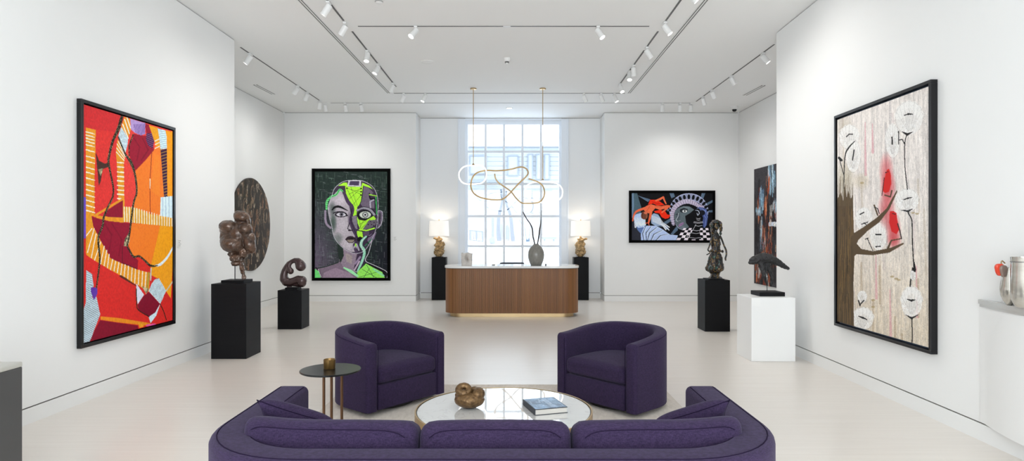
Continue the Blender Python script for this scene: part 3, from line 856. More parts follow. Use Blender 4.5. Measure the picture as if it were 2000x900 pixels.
xf = XL + .048
y0 = -XL * F / 851; y1 = -(XL + .046) * F / 657
z0 = 1.6 + 263 / F * y0; z1 = 1.6 - 226 / F * y0
picture('large red, orange and crimson abstract painting in a black frame on the left wall', (XL, y0, z0), (0, 1, 0), (0, 0, -1), (1, 0, 0), y1 - y0, z0 - z1, red_painting(), .034, .046, gap=.012)

def flower_painting():
    a = Art(330, 450, [(80, 288), (652, 92), (626, 1677), (85, 1524)], (212, 205, 200))
    B = (0, 869)
    # streaky ground
    n1 = vnoise(a.h, a.w, 6, 60, 1)[..., None]; n2 = vnoise(a.h, a.w, 30, 160, 2)[..., None]
    low = np.clip((a.V - .45) * 2, 0, 1)[..., None]
    a.img = a.img * (1 - low) + np.array((198, 186, 168.)) * low
    a.img *= (.85 + .12 * n1 + .13 * n2 + .10 * vnoise(a.h, a.w, 100, 110, 8)[..., None])
    r = np.random.RandomState(4)
    for k in range(26):
        x = 90 + r.rand() * 540; y = 150 + r.rand() * 1300; L = 100 + r.rand() * 300
        a.S([(x, y), (x + r.rand() * 8, y + L)], 3 + r.rand() * 12, [(168, 152, 128), (176, 160, 160), (222, 214, 208), (150, 144, 146)][k % 4], .30)
    for x, y, L in ((255, 310, 330), (318, 1130, 260), (402, 1340, 270), (300, 320, 180), (560, 1200, 300)):
        a.S([(x, y), (x + 2, y + L)], (6, 16), (206, 140, 150), .55)
    for x, y in ((570, 1280), (300, 1400), (340, 1200), (230, 1180), (470, 1600), (430, 1500)):
        a.S([(x, y), (x, y + 220)], 14, (140, 116, 84), .35)
    a.soft(230, 680, 60, 60, (176, 156, 110), .3); a.soft(130, 660, 70, 130, (160, 150, 120), .5); a.soft(120, 330, 70, 90, (170, 160, 140), .4)
    # flowers
    W_ = (228, 226, 223)
    fl = [(530, 290, 85, 108), (425, 432, 44, 108), (155, 400, 62, 78), (180, 520, 46, 104), (512, 805, 68, 72), (530, 1414, 64, 92), (238, 1509, 66, 66), (335, 1019, 52, 86), (245, 915, 52, 72), (235, 1380, 28, 36), (540, 1254, 16, 32)]
    rf = np.random.RandomState(21)
    for cx, cy, rx, ry in fl:
        a.E(cx, cy, rx * .97, ry * .97, W_, .72, jit=.05)
        a.soft(cx, cy + ry * .25, rx * .9, ry * .8, (196, 194, 192), .35)
        for k in range(60):
            t = 2 * PI * rf.rand(); q0 = .35 + .55 * rf.rand()
            a.S([(cx + rx * q0 * math.cos(t), cy + ry * q0 * math.sin(t)), (cx + rx * (q0 + .12) * math.cos(t), cy + ry * (q0 + .12) * math.sin(t))], 2.5, (246, 245, 243), .8)
        for k in range(7):
            t = PI * (1.08 + .84 * k / 6)
            a.E(cx + rx * .80 * math.cos(t), cy + ry * .80 * math.sin(t), rx * .30, ry * .26, W_, .72)
        for k in range(7):
            t = PI * (1.12 + .76 * k / 6); e_ = (cx + rx * .98 * math.cos(t), cy + ry * .98 * math.sin(t))
            a.S([(cx + rx * .12 * math.cos(t), cy + ry * .75), (cx + rx * .62 * math.cos(t), cy + ry * .1), e_], 2.0, (150, 146, 144), .4)
        for k in range(46):
            t = 2 * PI * k / 46
            if rf.rand() < .6: a.S([(cx + rx * math.cos(t), cy + ry * math.sin(t)), (cx + rx * math.cos(t + .1), cy + ry * math.sin(t + .1))], 2.4, (150, 146, 144), .5)
    sp = np.random.RandomState(3).rand(a.h, a.w)
    a.img[sp > .955] = a.img[sp > .955] * .35 + np.array((242, 240, 236.)) * .65
    a.img[sp < .05] *= .84
    # red haze
    for cx, cy, rx, ry, al in ((385, 620, 50, 130, .55), (395, 720, 55, 120, .7), (385, 860, 60, 130, .6), (425, 980, 52, 120, .7), (430, 1050, 50, 60, .5)):
        a.soft(cx, cy, rx, ry, (186, 44, 52), al)
    # trunk
    TR = (84, 68, 48)
    a.P([(80, 790), (105, 745), (118, 800), (130, 690), (140, 780), (150, 735), (165, 790), (178, 760), (184, 979), (200, 1100), (188, 1134), (182, 1300), (185, 1570), (80, 1540)], TR)
    a.P([(180, 1000), (240, 964), (320, 909), (385, 850), (448, 738), (451, 750), (402, 856), (340, 935), (270, 985), (212, 1040), (192, 1085), (178, 1085)], TR)
    a.P([(188, 1045), (230, 1094), (300, 1109), (400, 1092), (485, 1060), (489, 1068), (400, 1119), (300, 1133), (200, 1126), (178, 1145)], TR)
    a.S([(390, 1096), (412, 1046), (470, 1036)], (14, 9, 7), TR); a.S([(375, 768), (408, 780), (418, 742)], 9, TR)
    a.S([(310, 830), (330, 890)], 10, TR)
    r = np.random.RandomState(9)
    for k in range(200):
        x = 86 + r.rand() * 95; y = 780 + r.rand() * 680; L = 40 + r.rand() * 150
        a.S([(x, y), (x + (r.rand() - .5) * 6, y + L)], 1.5 + r.rand() * 3, [(52, 42, 30), (108, 88, 56), (128, 100, 58), (66, 56, 44)][k % 4], .5)
    for k in range(40):
        x = 82 + r.rand() * 98; a.S([(x, 640 + r.rand() * 130), (x, 830)], 2.5, (96, 82, 60), .5)
    # ink
    K = (26, 24, 24)
    for pts, w in (([(498, 272), (525, 264), (552, 266)], (4, 12, 6)), ([(484, 375), (515, 393), (550, 378)], (4, 18, 4)), ([(512, 398), (500, 455), (500, 600), (513, 735)], 6),
                   ([(515, 868), (520, 889), (538, 929), (540, 1069), (545, 1179), (548, 1230)], 7), ([(527, 1279), (523, 1320)], 8), ([(530, 1505), (532, 1580), (530, 1655)], 6),
                   ([(505, 1397), (530, 1404), (550, 1400)], (5, 14, 6)), ([(496, 1488), (530, 1508), (570, 1486)], (3, 13, 3)), ([(486, 800), (512, 792), (540, 786)], (5, 9, 5)),
                   ([(474, 862), (515, 870), (543, 856)], (4, 13, 4)), ([(422, 408), (423, 452)], 9), ([(462, 372), (462, 452)], 6), ([(464, 428), (485, 424), (500, 455)], 6),
                   ([(137, 397), (155, 381), (176, 382)], 7), ([(192, 425), (150, 470), (128, 530), (122, 722)], (5, 10, 7, 4)), ([(95, 540), (122, 638)], 5), ([(92, 530), (106, 545)], 16),
                   ([(186, 482), (176, 545)], 8), ([(214, 1494), (236, 1502), (262, 1514)], (6, 12, 6)), ([(212, 1402), (222, 1432)], 8), ([(245, 1402), (222, 1425)], 8), ([(318, 1008), (350, 1009)], 8),
                   ([(318, 1082), (346, 1080)], 7), ([(300, 1106), (266, 1030)], 5), ([(255, 1035), (272, 1030)], 6), ([(222, 884), (246, 872)], 8), ([(232, 944), (270, 932)], 6), ([(245, 935), (262, 950)], 5),
                   ([(310, 842), (330, 850), (340, 880)], 6), ([(536, 1225), (556, 1225), (548, 1180)], 8), ([(540, 1215), (552, 1232)], 12)):
        a.S(pts, w, K)
    # birds
    a.P([(388, 612), (402, 606), (412, 640), (415, 700), (400, 748), (376, 757), (362, 742), (368, 690), (380, 640)], (196, 36, 32))
    a.P([(404, 870), (425, 866), (445, 880), (450, 920), (460, 980), (444, 1010), (415, 992), (400, 940)], (196, 34, 34))
    a.S([(372, 660), (364, 720), (357, 770)], 5, (60, 30, 30)); a.S([(452, 945), (465, 990), (474, 1036)], 7, (50, 36, 36))
    a.S([(378, 630), (396, 624)], 5, K); a.S([(420, 882), (440, 888)], 5, K)
    for cx, cy in ((440, 1275), (455, 1282), (415, 1262), (300, 1400), (300, 1440), (235, 690), (545, 880), (570, 886)):
        a.E(cx, cy, 12, 6, (150, 128, 84), .6)
    return a.linear(1.12)
ang = math.atan2(XRf - XRn, YR - YRn)
def right_at(px, inset=0):
    # intersection of the pixel column with the right wall plane (moved into the room)
    k = (px - 1000) / F; s = (XRf - XRn) / (YR - YRn)
    return (XRn - inset - s * YRn) / (k - s)
yA = right_at(1630, .055); yB = right_at(1832, .0)
zt = 1.6 + 228 / F * yA; zb = 1.6 - 180 / F * yA
Ur = Vector((xr(yB) - xr(yA), yB - yA, 0)); wR = Ur.length; Ur.normalize()
Nr = Vector((-math.cos(ang), math.sin(ang), 0))
picture('large painting of white poppies, a bare tree and two red birds on the right wall', (xr(yA), yA, zt), Ur, (0, 0, -1), Nr, wR, zt - zb, flower_painting(), .030, .06, gap=.020, setback=.012, gapm='slate')

def face_painting():
    a = Art(250, 360, [(86, 90), (597, 90), (597, 835), (86, 835)], (38, 50, 46))
    # ground
    t = np.clip((a.V - .15) * 1.6, 0, 1)[..., None]; l = np.clip(1 - a.U * 1.9, 0, 1)[..., None]
    a.img = a.img * (1 - t * l) + np.array((104, 92, 112.)) * t * l
    rr = np.clip((a.U - .6) * 2.5, 0, 1)[..., None] * np.clip((a.V - .3) * 2, 0, 1)[..., None]
    a.img = a.img * (1 - rr) + np.array((28, 28, 38.)) * rr
    r = np.random.RandomState(2)
    for k in range(900):
        x = 86 + r.rand() * 511; y = 90 + r.rand() * 745; L = 10 + r.rand() * 40; v = r.rand() < .6
        c = [(120, 140, 130), (20, 26, 26), (84, 110, 96), (150, 150, 160), (30, 30, 36)][k % 5]
        a.S([(x, y), (x + (0 if v else L), y + (L if v else 4))], 1.5 + r.rand() * 3, c, .42)
    K = (22, 18, 26); G_ = (172, 246, 62); MI = (140, 216, 176); LI = (178, 168, 178); DP = (74, 58, 84)
    # neck + shoulders
    a.P([(86, 775), (200, 742), (262, 722), (300, 770), (385, 812), (385, 840), (86, 840)], (128, 110, 128))
    a.P([(150, 800), (230, 765), (330, 800), (370, 835), (140, 838)], (156, 134, 154))
    a.P([(86, 772), (112, 788), (128, 838), (86, 838)], (120, 236, 130))
    a.S([(92, 762), (118, 790), (132, 836)], 6, K); a.S([(100, 770), (170, 755), (250, 728)], 6, (30, 50, 40)); a.S([(110, 775), (130, 830)], 3, (230, 230, 230))
    a.P([(240, 575), (300, 632), (385, 665), (388, 800), (340, 790), (290, 768), (258, 712)], (146, 130, 146))
    a.P([(240, 575), (285, 620), (290, 680), (268, 730), (256, 700)], (40, 52, 46))
    a.P([(300, 660), (350, 680), (345, 740), (310, 720)], (172, 160, 150), .6)
    a.P([(385, 662), (440, 640), (452, 720), (430, 740), (388, 800), (360, 775)], (58, 44, 66))
    a.P([(385, 795), (447, 735), (500, 752), (572, 790), (585, 838), (385, 838)], (150, 236, 96))
    a.P([(447, 735), (470, 728), (590, 785), (597, 838), (580, 838), (560, 795), (500, 765)], K)
    for q in ([(450, 745), (500, 830)], [(420, 775), (520, 835)], [(470, 770), (430, 835)], [(540, 790), (400, 830)]): a.S(q, 3, (60, 110, 60))
    a.S([(500, 775), (570, 820)], 14, MI, .8)
    a.S([(292, 765), (340, 790), (386, 822)], (10, 22, 16), (160, 236, 176))
    # head silhouette
    head = [(203, 270), (222, 215), (262, 175), (310, 155), (400, 153), (455, 170), (500, 205), (525, 260), (532, 330), (528, 400), (520, 480), (490, 560), (440, 640), (385, 664), (335, 655), (285, 625), (240, 580), (215, 530), (205, 470), (188, 410), (180, 340)]
    head = a.curve(head + [head[0]], [1] * (len(head) + 1))[0][:-1]
    a.P(head, (60, 48, 68))
    # left skin
    a.P([(203, 275), (235, 235), (268, 216), (290, 262), (325, 320), (338, 380), (325, 450), (345, 500), (372, 550), (385, 600), (372, 655), (335, 652), (285, 622), (240, 578), (216, 530), (205, 470), (190, 410), (180, 350), (186, 310)], LI)
    a.soft(270, 290, 60, 50, (200, 190, 200), .8); a.soft(290, 470, 60, 90, (196, 188, 196), .7); a.soft(320, 600, 60, 50, (200, 192, 200), .8)
    a.soft(215, 450, 30, 90, (66, 84, 76), .9); a.soft(210, 350, 30, 60, (60, 74, 70), .7); a.soft(330, 420, 16, 70, (84, 74, 88), .7); a.soft(250, 560, 40, 50, (84, 100, 92), .6)
    # hair
    a.P([(205, 262), (222, 205), (270, 172), (305, 160), (308, 235), (292, 262), (268, 214), (238, 232)], (66, 54, 72))
    a.S([(168, 350), (172, 300), (200, 268), (238, 252), (262, 218), (290, 238)], (16, 16, 14, 14, 14, 8), (110, 214, 130))
    for k in range(7): a.S([(160 + k * 3, 345 - k * 14), (185 + k * 3, 338 - k * 14)], 2.5, (30, 60, 40))
    a.S([(200, 268), (238, 252), (262, 218), (290, 238)], 3, K)
    # neon forehead
    a.P([(250, 190), (290, 168), (312, 168), (320, 196), (414, 196), (420, 168), (470, 190), (497, 215), (460, 200), (428, 190), (420, 260), (405, 320), (385, 338), (380, 395), (357, 402), (345, 345), (322, 312), (306, 250), (300, 190)], G_)
    for q in ([(310, 205), (410, 250)], [(412, 208), (320, 290)], [(312, 210), (370, 330)], [(412, 232), (330, 215)], [(412, 255), (345, 335)], [(340, 200), (385, 330)], [(325, 250), (412, 208)]): a.S(q, 2.4, (70, 120, 40))
    for x, y in ((312, 208), (412, 210), (412, 232), (410, 255)): a.E(x, y, 6, 6, K)
    a.P([(322, 153), (412, 153), (412, 197), (316, 194)], (196, 190, 200)); a.P([(335, 158), (400, 158), (396, 189), (326, 186)], (70, 58, 84))
    # mechanical right side
    a.P([(430, 192), (465, 206), (500, 240), (470, 262), (478, 300), (505, 300), (505, 350), (470, 345), (420, 335), (408, 318), (424, 260)], (108, 96, 114))
    a.S([(478, 345), (475, 300), (500, 290)], 10, (170, 165, 178))
    a.S([(470, 245), (476, 280), (512, 285), (514, 355)], 9, K); a.S([(470, 252), (520, 262)], 8, G_, .8)
    a.S([(428, 190), (412, 300), (398, 330)], 4, K)
    a.S([(516, 270), (522, 390)], 7, (60, 170, 90))
    # right eye region
    a.S([(384, 362), (420, 346), (470, 356), (505, 392)], 15, (150, 146, 158)); a.S([(388, 352), (430, 338), (485, 352), (515, 385)], 4, K)
    a.E(437, 397, 54, 38, (26, 28, 30)); a.E(441, 394, 40, 24, (200, 204, 196)); a.E(441, 394, 22, 21, (110, 118, 110)); a.E(441, 394, 13, 13, (210, 210, 214)); a.E(441, 394, 7, 7, K)
    a.P([(385, 405), (395, 428), (440, 436), (500, 402), (516, 420), (490, 470), (440, 488), (408, 500), (386, 450)], G_)
    for q in ([(400, 430), (410, 490)], [(430, 435), (405, 480)], [(450, 436), (400, 460)], [(480, 420), (410, 495)]): a.S(q, 2.4, (60, 110, 40))
    a.P([(470, 432), (524, 428), (512, 465), (475, 490), (420, 500), (440, 470)], (104, 96, 108))
    for x, y in ((478, 440), (486, 462), (504, 448), (462, 462), (500, 470)): a.E(x, y, 4, 4, K)
    a.S([(400, 498), (450, 504), (505, 488)], 9, G_); a.S([(405, 506), (450, 512), (500, 500)], 3, K)
    a.P([(348, 405), (380, 400), (384, 440), (386, 495), (372, 490), (350, 440)], (128, 120, 134))
    a.P([(384, 505), (420, 512), (426, 552), (392, 552), (380, 530)], G_); a.P([(424, 512), (470, 508), (466, 540), (432, 550)], (90, 74, 98))
    a.P([(470, 535), (520, 512), (505, 560), (480, 596), (455, 575)], (120, 104, 130)); a.S([(430, 560), (475, 545), (520, 505)], 6, K)
    a.S([(440, 610), (490, 560)], 9, (50, 110, 80)); a.S([(455, 590), (480, 600)], 6, K)
    # central seam
    a.S([(292, 238), (318, 300), (350, 340), (352, 385), (334, 425), (346, 470), (372, 520), (378, 575), (362, 610), (378, 655)], (20, 26, 24, 14, 16, 18, 18, 18, 18, 16), DP)
    a.S([(350, 345), (340, 440), (380, 540), (372, 620)], 3, K)
    # left eye
    a.S([(208, 360), (228, 340), (262, 338), (320, 366)], (8, 16, 16, 4), (26, 24, 28))
    a.E(270, 392, 44, 20, (54, 48, 58)); a.E(272, 392, 34, 13, (200, 196, 204)); a.E(274, 391, 15, 14, (110, 106, 118)); a.E(274, 391, 7, 7, K)
    a.S([(216, 382), (250, 372), (290, 376), (316, 400)], 7, K); a.S([(235, 400), (275, 410), (312, 402)], 3, K)
    # nose + mouth
    a.S([(330, 450), (318, 488), (326, 496), (348, 505)], 6, (48, 40, 52)); a.E(330, 504, 11, 5, (40, 30, 40))
    a.P([(298, 566), (318, 546), (336, 542), (352, 544), (374, 556), (374, 572), (352, 592), (325, 592)], (50, 38, 46))
    a.P([(310, 570), (335, 568), (368, 568), (350, 588), (326, 588)], (142, 130, 120)); a.P([(322, 562), (345, 556), (362, 564)], (20, 16, 20))
    a.P([(384, 556), (405, 545), (424, 556), (412, 574), (386, 582)], (22, 20, 26))
    a.S([(345, 640), (380, 600), (396, 640)], 12, (168, 160, 176)); a.P([(368, 592), (380, 600), (378, 618), (368, 612)], G_)
    a.S([(448, 545), (418, 575), (412, 610), (432, 640), (432, 680), (410, 740), (385, 790)], (10, 18, 20, 20, 18, 16, 10), (150, 210, 182)); a.S([(440, 552), (408, 590), (420, 640)], 3, (230, 230, 236))
    a.S([(405, 690), (372, 735)], 14, (150, 130, 160)); a.S([(400, 720), (365, 780)], 10, (190, 170, 190))
    # outlines + ears
    a.S(head + [head[0]], 3.2, (206, 206, 214), .9)
    a.S([(160, 368), (160, 420), (170, 460), (196, 484)], 15, (150, 136, 156)); a.S([(172, 375), (176, 440), (196, 470)], 6, (40, 40, 46))
    a.P([(532, 366), (558, 372), (562, 410), (550, 462), (530, 486)], (110, 96, 118)); a.S([(532, 366), (558, 370), (564, 410), (552, 462), (528, 488)], 4, (196, 192, 204)); a.S([(545, 385), (542, 455)], 9, (36, 40, 42))
    a.S([(488, 575), (465, 660), (442, 715), (500, 745), (592, 792), (594, 835)], 3.5, (210, 210, 216))
    a.grain(.14)
    return a.linear(1.15)
def back_picture(label, x0, y0_, x1, y1_, art, fwpx, fd=.05, **k):
    D = YB - fd
    a_ = W(x0, y0_, D); b_ = W(x1, y1_, D)
    picture(label, (a_.x, YB, a_.z), (1, 0, 0), (0, 0, -1), (0, -1, 0), b_.x - a_.x, a_.z - b_.z, art, fwpx * D / F, fd, fmat='blackflat', **k)
back_picture('tall painting of a half human half machine face in green and violet, black frame', 609, 329, 762, 548, face_painting(), 5.6)

def crown_painting():
    a = Art(420, 246, [(137, 115), (1280, 115), (1280, 785), (137, 785)], (12, 12, 16))
    GB = (84, 104, 126)
    a.P([(137, 115), (215, 115), (240, 210), (272, 310), (262, 420), (137, 470)], (74, 96, 108)); a.P([(137, 115), (165, 115), (170, 300), (150, 460), (137, 470)], (120, 146, 176), .8)
    a.P([(137, 470), (180, 520), (240, 640), (270, 700), (270, 785), (137, 785)], (44, 46, 56)); a.P([(165, 480), (260, 600), (330, 575), (350, 600), (275, 700), (220, 640)], (92, 116, 168))
    for p in ([(232, 153), (402, 205), (370, 238)], [(675, 115), (732, 115), (748, 165), (702, 188)], [(1130, 115), (1178, 115), (1142, 212), (1112, 202)], [(1188, 262), (1280, 212), (1280, 244), (1202, 292)], [(1208, 360), (1280, 358), (1280, 388), (1210, 387)], [(500, 585), (690, 468), (700, 508), (575, 590)], [(690, 692), (778, 575), (790, 640), (722, 705)], [(620, 340), (690, 340), (690, 380), (650, 372)]):
        a.P(p, GB)
        a.S([p[0], p[-1]], 5, (124, 144, 172), .8)
    # wings
    a.P([(158, 450), (200, 415), (280, 395), (330, 480), (335, 570), (300, 600), (230, 610), (190, 560)], (172, 194, 230))
    a.P([(405, 440), (450, 400), (510, 420), (545, 470), (560, 545), (640, 585), (668, 640), (620, 625), (560, 570), (480, 585), (415, 545)], (150, 170, 200))
    r = np.random.RandomState(5)
    for k in range(16):
        x = 170 + k * 10; a.S([(x, 440 + r.rand() * 40), (x + 14, 560 + r.rand() * 50)], (3, 10), (226, 234, 248), .9)
    for k in range(14):
        x = 420 + k * 9; a.S([(x, 430 + k * 3), (x + 20 + k * 6, 520 + k * 7)], (3, 8), (220, 226, 234), .9)
    for q in ([(560, 560), (620, 635)], [(590, 570), (665, 640)], [(600, 548), (668, 600)]): a.S(q, (8, 13), (226, 230, 238))
    # draped sleeve
    a.P([(350, 578), (480, 578), (560, 620), (680, 705), (790, 715), (765, 785), (270, 785), (266, 700), (300, 620)], (176, 194, 232))
    for q in ([(330, 600), (290, 690), (310, 785)], [(410, 590), (340, 680), (345, 785)], [(490, 600), (390, 680), (360, 785)], [(570, 640), (450, 700), (410, 785)], [(650, 695), (540, 720), (480, 785)]):
        a.S(q, (5, 11, 8), (42, 52, 76)); a.S([(x + 16, y) for x, y in q], 9, (222, 232, 250), .6)
    # crown
    cx, cy = 945, 372
    def arc(rx, ry, a0, a1, n=26): return [(cx + rx * math.cos(math.radians(a0 + (a1 - a0) * k / n)), cy - ry * math.sin(math.radians(a0 + (a1 - a0) * k / n))) for k in range(n + 1)]
    a.P(arc(272, 252, -12, 192) + arc(215, 150, 192, -12), (134, 140, 168))
    a.S(arc(270, 250, -12, 192), 9, (176, 182, 214)); a.S(arc(222, 160, 0, 180), 8, (176, 176, 206))
    for k in range(13):
        t = math.radians(2 + 176 * k / 12)
        x = cx + 248 * math.cos(t); y = cy - 203 * math.sin(t)
        a.E(x, y, 20, 36, (8, 8, 12), rot=(PI / 2 - t) * .75)
    # hair roll
    HR = (178, 168, 188)
    a.S([(728, 560), (708, 470), (712, 390), (752, 310), (840, 250), (930, 232), (1020, 260), (1090, 300), (1150, 320)], (34, 50, 56, 62, 64, 64, 58, 44, 26), HR)
    for k in range(46):
        t = k / 45; pts_ = [(728, 560), (708, 470), (712, 390), (752, 310), (840, 250), (930, 232), (1020, 260), (1090, 300), (1150, 320)]
        i = min(7, int(t * 8)); f = t * 8 - i
        x = pts_[i][0] * (1 - f) + pts_[i + 1][0] * f; y = pts_[i][1] * (1 - f) + pts_[i + 1][1] * f
        dx, dy = pts_[i + 1][0] - pts_[i][0], pts_[i + 1][1] - pts_[i][1]; L = math.hypot(dx, dy); nx, ny = -dy / L, dx / L
        a.S([(x - nx * 30, y - ny * 30), (x + nx * 30 + 6, y + ny * 30)], 4, [(98, 84, 128), (220, 208, 232)][k % 2], .8)
    # face
    a.P([(790, 610), (752, 540), (738, 450), (752, 370), (800, 325), (870, 300), (950, 305), (1015, 345), (1030, 420), (990, 540), (930, 610), (860, 640)], (92, 104, 110))
    a.soft(900, 330, 90, 40, (120, 132, 138), .8); a.soft(790, 440, 40, 90, (66, 74, 84), .7); a.soft(850, 600, 60, 30, (120, 130, 140), .6)
    a.P([(892, 440), (960, 400), (1020, 350), (1080, 420), (1060, 560), (960, 610), (905, 540)], (14, 14, 18))
    a.E(872, 364, 56, 32, (34, 40, 46)); a.E(886, 372, 34, 19, (206, 210, 210)); a.E(888, 370, 12, 14, (30, 30, 34)); a.S([(825, 350), (870, 330), (930, 345)], 9, (24, 26, 30))
    a.S([(762, 420), (785, 412), (800, 425)], 8, (40, 44, 50)); a.S([(800, 400), (790, 450), (765, 498), (790, 515), (825, 508)], (7, 8, 9, 8, 6), (176, 184, 190)); a.S([(795, 518), (828, 514)], 6, (30, 32, 38))
    a.P([(795, 575), (820, 548), (866, 528), (878, 545), (840, 580), (805, 592)], (152, 116, 158)); a.S([(800, 578), (876, 542)], 4, (60, 40, 66))
    a.S([(760, 560), (800, 615), (860, 640)], 5, (180, 182, 200))
    # hair right + curls
    a.P([(1080, 310), (1150, 320), (1196, 350), (1216, 450), (1196, 570), (1160, 615), (1130, 560), (1150, 470), (1120, 400)], (70, 84, 140))
    for q in ([(1060, 330), (1130, 330), (1190, 390)], [(1110, 350), (1180, 360), (1205, 460)], [(1150, 420), (1190, 470), (1170, 600)]): a.S(q, 6, (128, 146, 200))
    a.E(1130, 395, 44, 40, (22, 24, 34)); a.S([(1040, 360), (1075, 365), (1092, 400), (1070, 430), (1060, 400)], 7, (206, 214, 236))
    # chessboard
    def bp(u, v): # u 0..1 across, v 0..1 down
        x0 = 870 + (765 - 870) * v; x1 = 1218 + (1256 - 1218) * v
        return (x0 + (x1 - x0) * u, 612 + (785 - 612) * v)
    vs = [0, .17, .36, .58, .80, 1.0]
    for j in range(5):
        for i in range(9):
            if (i + j) % 2 == 0: a.P([bp(i / 9, vs[j]), bp((i + 1) / 9, vs[j]), bp((i + 1) / 9, vs[j + 1]), bp(i / 9, vs[j + 1])], (232, 222, 232))
    # chess piece
    a.P([(1045, 455), (1110, 455), (1130, 520), (1150, 560), (1110, 600), (1095, 660), (1120, 770), (935, 775), (985, 670), (1020, 600), (1005, 530)], (10, 10, 12))
    for x0, x1, y in ((1050, 1110, 470), (1055, 1105, 492), (1015, 1140, 520), (1010, 1145, 535), (1030, 1130, 575), (1000, 1110, 640), (985, 1105, 680), (960, 1110, 745)):
        a.S([(x0, y), ((x0 + x1) / 2, y + 10), (x1, y)], 4.5, (206, 206, 214))
    a.S([(1045, 560), (1000, 640), (960, 700), (915, 735), (960, 745)], 5, (200, 200, 206)); a.S([(925, 710), (945, 690)], 12, (206, 200, 196), .8)
    # reclining figure
    OG = (226, 104, 68); RD = (228, 44, 18)
    a.P([(368, 280), (398, 208), (470, 208), (520, 225), (575, 262), (600, 285), (500, 292), (440, 262)], RD)
    a.P([(450, 372), (540, 352), (610, 375), (640, 420), (684, 425), (660, 470), (610, 482), (560, 456), (530, 402), (470, 395)], RD)
    a.S([(480, 222), (540, 200), (584, 172)], (24, 30, 24), OG); a.S([(584, 172), (600, 220), (622, 265)], (24, 22, 18), OG)
    a.P([(290, 335), (350, 295), (410, 272), (470, 290), (560, 300), (640, 284), (684, 292), (676, 318), (600, 336), (540, 355), (470, 330), (434, 372), (380, 404), (330, 378)], OG)
    a.S([(600, 325), (640, 328), (565, 390)], (24, 26, 18), OG)
    a.S([(325, 330), (250, 355), (195, 385), (165, 440), (152, 510)], (36, 32, 26, 22, 16), OG)
    a.S([(415, 350), (402, 430), (385, 500), (375, 540)], (40, 34, 26, 20), OG); a.S([(375, 535), (330, 545)], 9, OG); a.S([(372, 540), (385, 572)], 9, OG)
    a.S([(400, 290), (370, 340), (345, 370)], 7, (180, 66, 40), .6); a.S([(470, 305), (560, 315)], 5, (180, 66, 40), .6); a.S([(430, 240), (480, 262), (540, 268)], 6, (150, 20, 10))
    a.E(318, 432, 50, 58, (112, 64, 48)); a.S([(290, 400), (280, 470)], 10, (70, 36, 28)); a.S([(345, 400), (350, 470)], 10, (150, 96, 72)); a.E(335, 396, 24, 18, (210, 110, 80))
    a.grain(.10)
    return a.linear(1.15)
back_picture('wide dark painting of a crowned statue head, orange figure and chessboard', 1229, 372, 1397, 474, crown_painting(), 4.9)

def slab_painting():
    a = Art(240, 320, [(0, 0), (1, 0), (1, 1), (0, 1)], (62, 60, 64))
    r = np.random.RandomState(8)
    def streaks(n, u0, u1, v0, v1, cols, w=(.008, .03), L=(.03, .12), al=.66):
        for k in range(n):
            u = u0 + (u1 - u0) * r.rand(); v = v0 + (v1 - v0) * r.rand(); l = L[0] + (L[1] - L[0]) * r.rand()
            a.S([(u, v), (u + (r.rand() - .5) * .03, v + l)], w[0] + (w[1] - w[0]) * r.rand(), cols[r.randint(len(cols))], al)
    OR = [(196, 96, 52), (150, 62, 36), (220, 150, 110), (120, 44, 30)]; BL = [(140, 186, 210), (96, 130, 160), (190, 214, 226)]; WHT = [(222, 220, 214), (190, 180, 170)]; DK = [(30, 28, 30), (44, 40, 44)]
    streaks(90, 0, 1, 0, .95, DK, (.02, .08), (.05, .2), .6)
    streaks(12, .10, .16, .16, .40, OR); streaks(16, .16, .26, .17, .27, BL, (.02, .05)); streaks(12, .05, .24, .34, .38, BL, (.02, .05), (.01, .03))
    streaks(22, .40, .56, .0, .16, BL, (.02, .06)); streaks(10, .34, .44, .02, .2, OR)
    streaks(14, .28, .34, .24, .34, OR); streaks(10, .40, .58, .30, .40, OR + WHT); streaks(12, .52, .64, .27, .33, BL)
    streaks(60, .20, .50, .42, .80, OR, (.008, .025)); streaks(10, .19, .23, .42, .58, WHT + BL, (.015, .03)); a.S([(.42, .485), (.72, .49)], .035, (206, 214, 226)); streaks(10, .42, .70, .46, .50, WHT, (.02, .04), (.0, .02))
    streaks(40, .40, .75, .62, .82, [(190, 84, 36), (120, 56, 30), (220, 170, 120)], (.008, .025), (.02, .06)); streaks(34, .05, .45, .80, .97, WHT + OR, (.02, .05), (.01, .06)); streaks(20, .15, .40, .55, .9, BL, (.006, .015), (.02, .08), .6)
    streaks(60, 0, 1, 0, .95, DK, (.006, .02), (.04, .12), .5)
    streaks(80, .6, 1, .0, .95, OR + BL + DK + WHT, (.01, .04), (.02, .1), .8)
    a.grain(.35)
    return a.linear(1.0)
yS0, yS1 = 13.62, 11.7
picture('tall unframed dark canvas with orange and pale blue streaks on the set back right wall', (XRF, yS0, 2.985), (0, -1, 0), (0, 0, -1), (-1, 0, 0), yS0 - yS1, 2.475, slab_painting(), .0, .03, frame=False, setback=.0, name='unframed_picture')

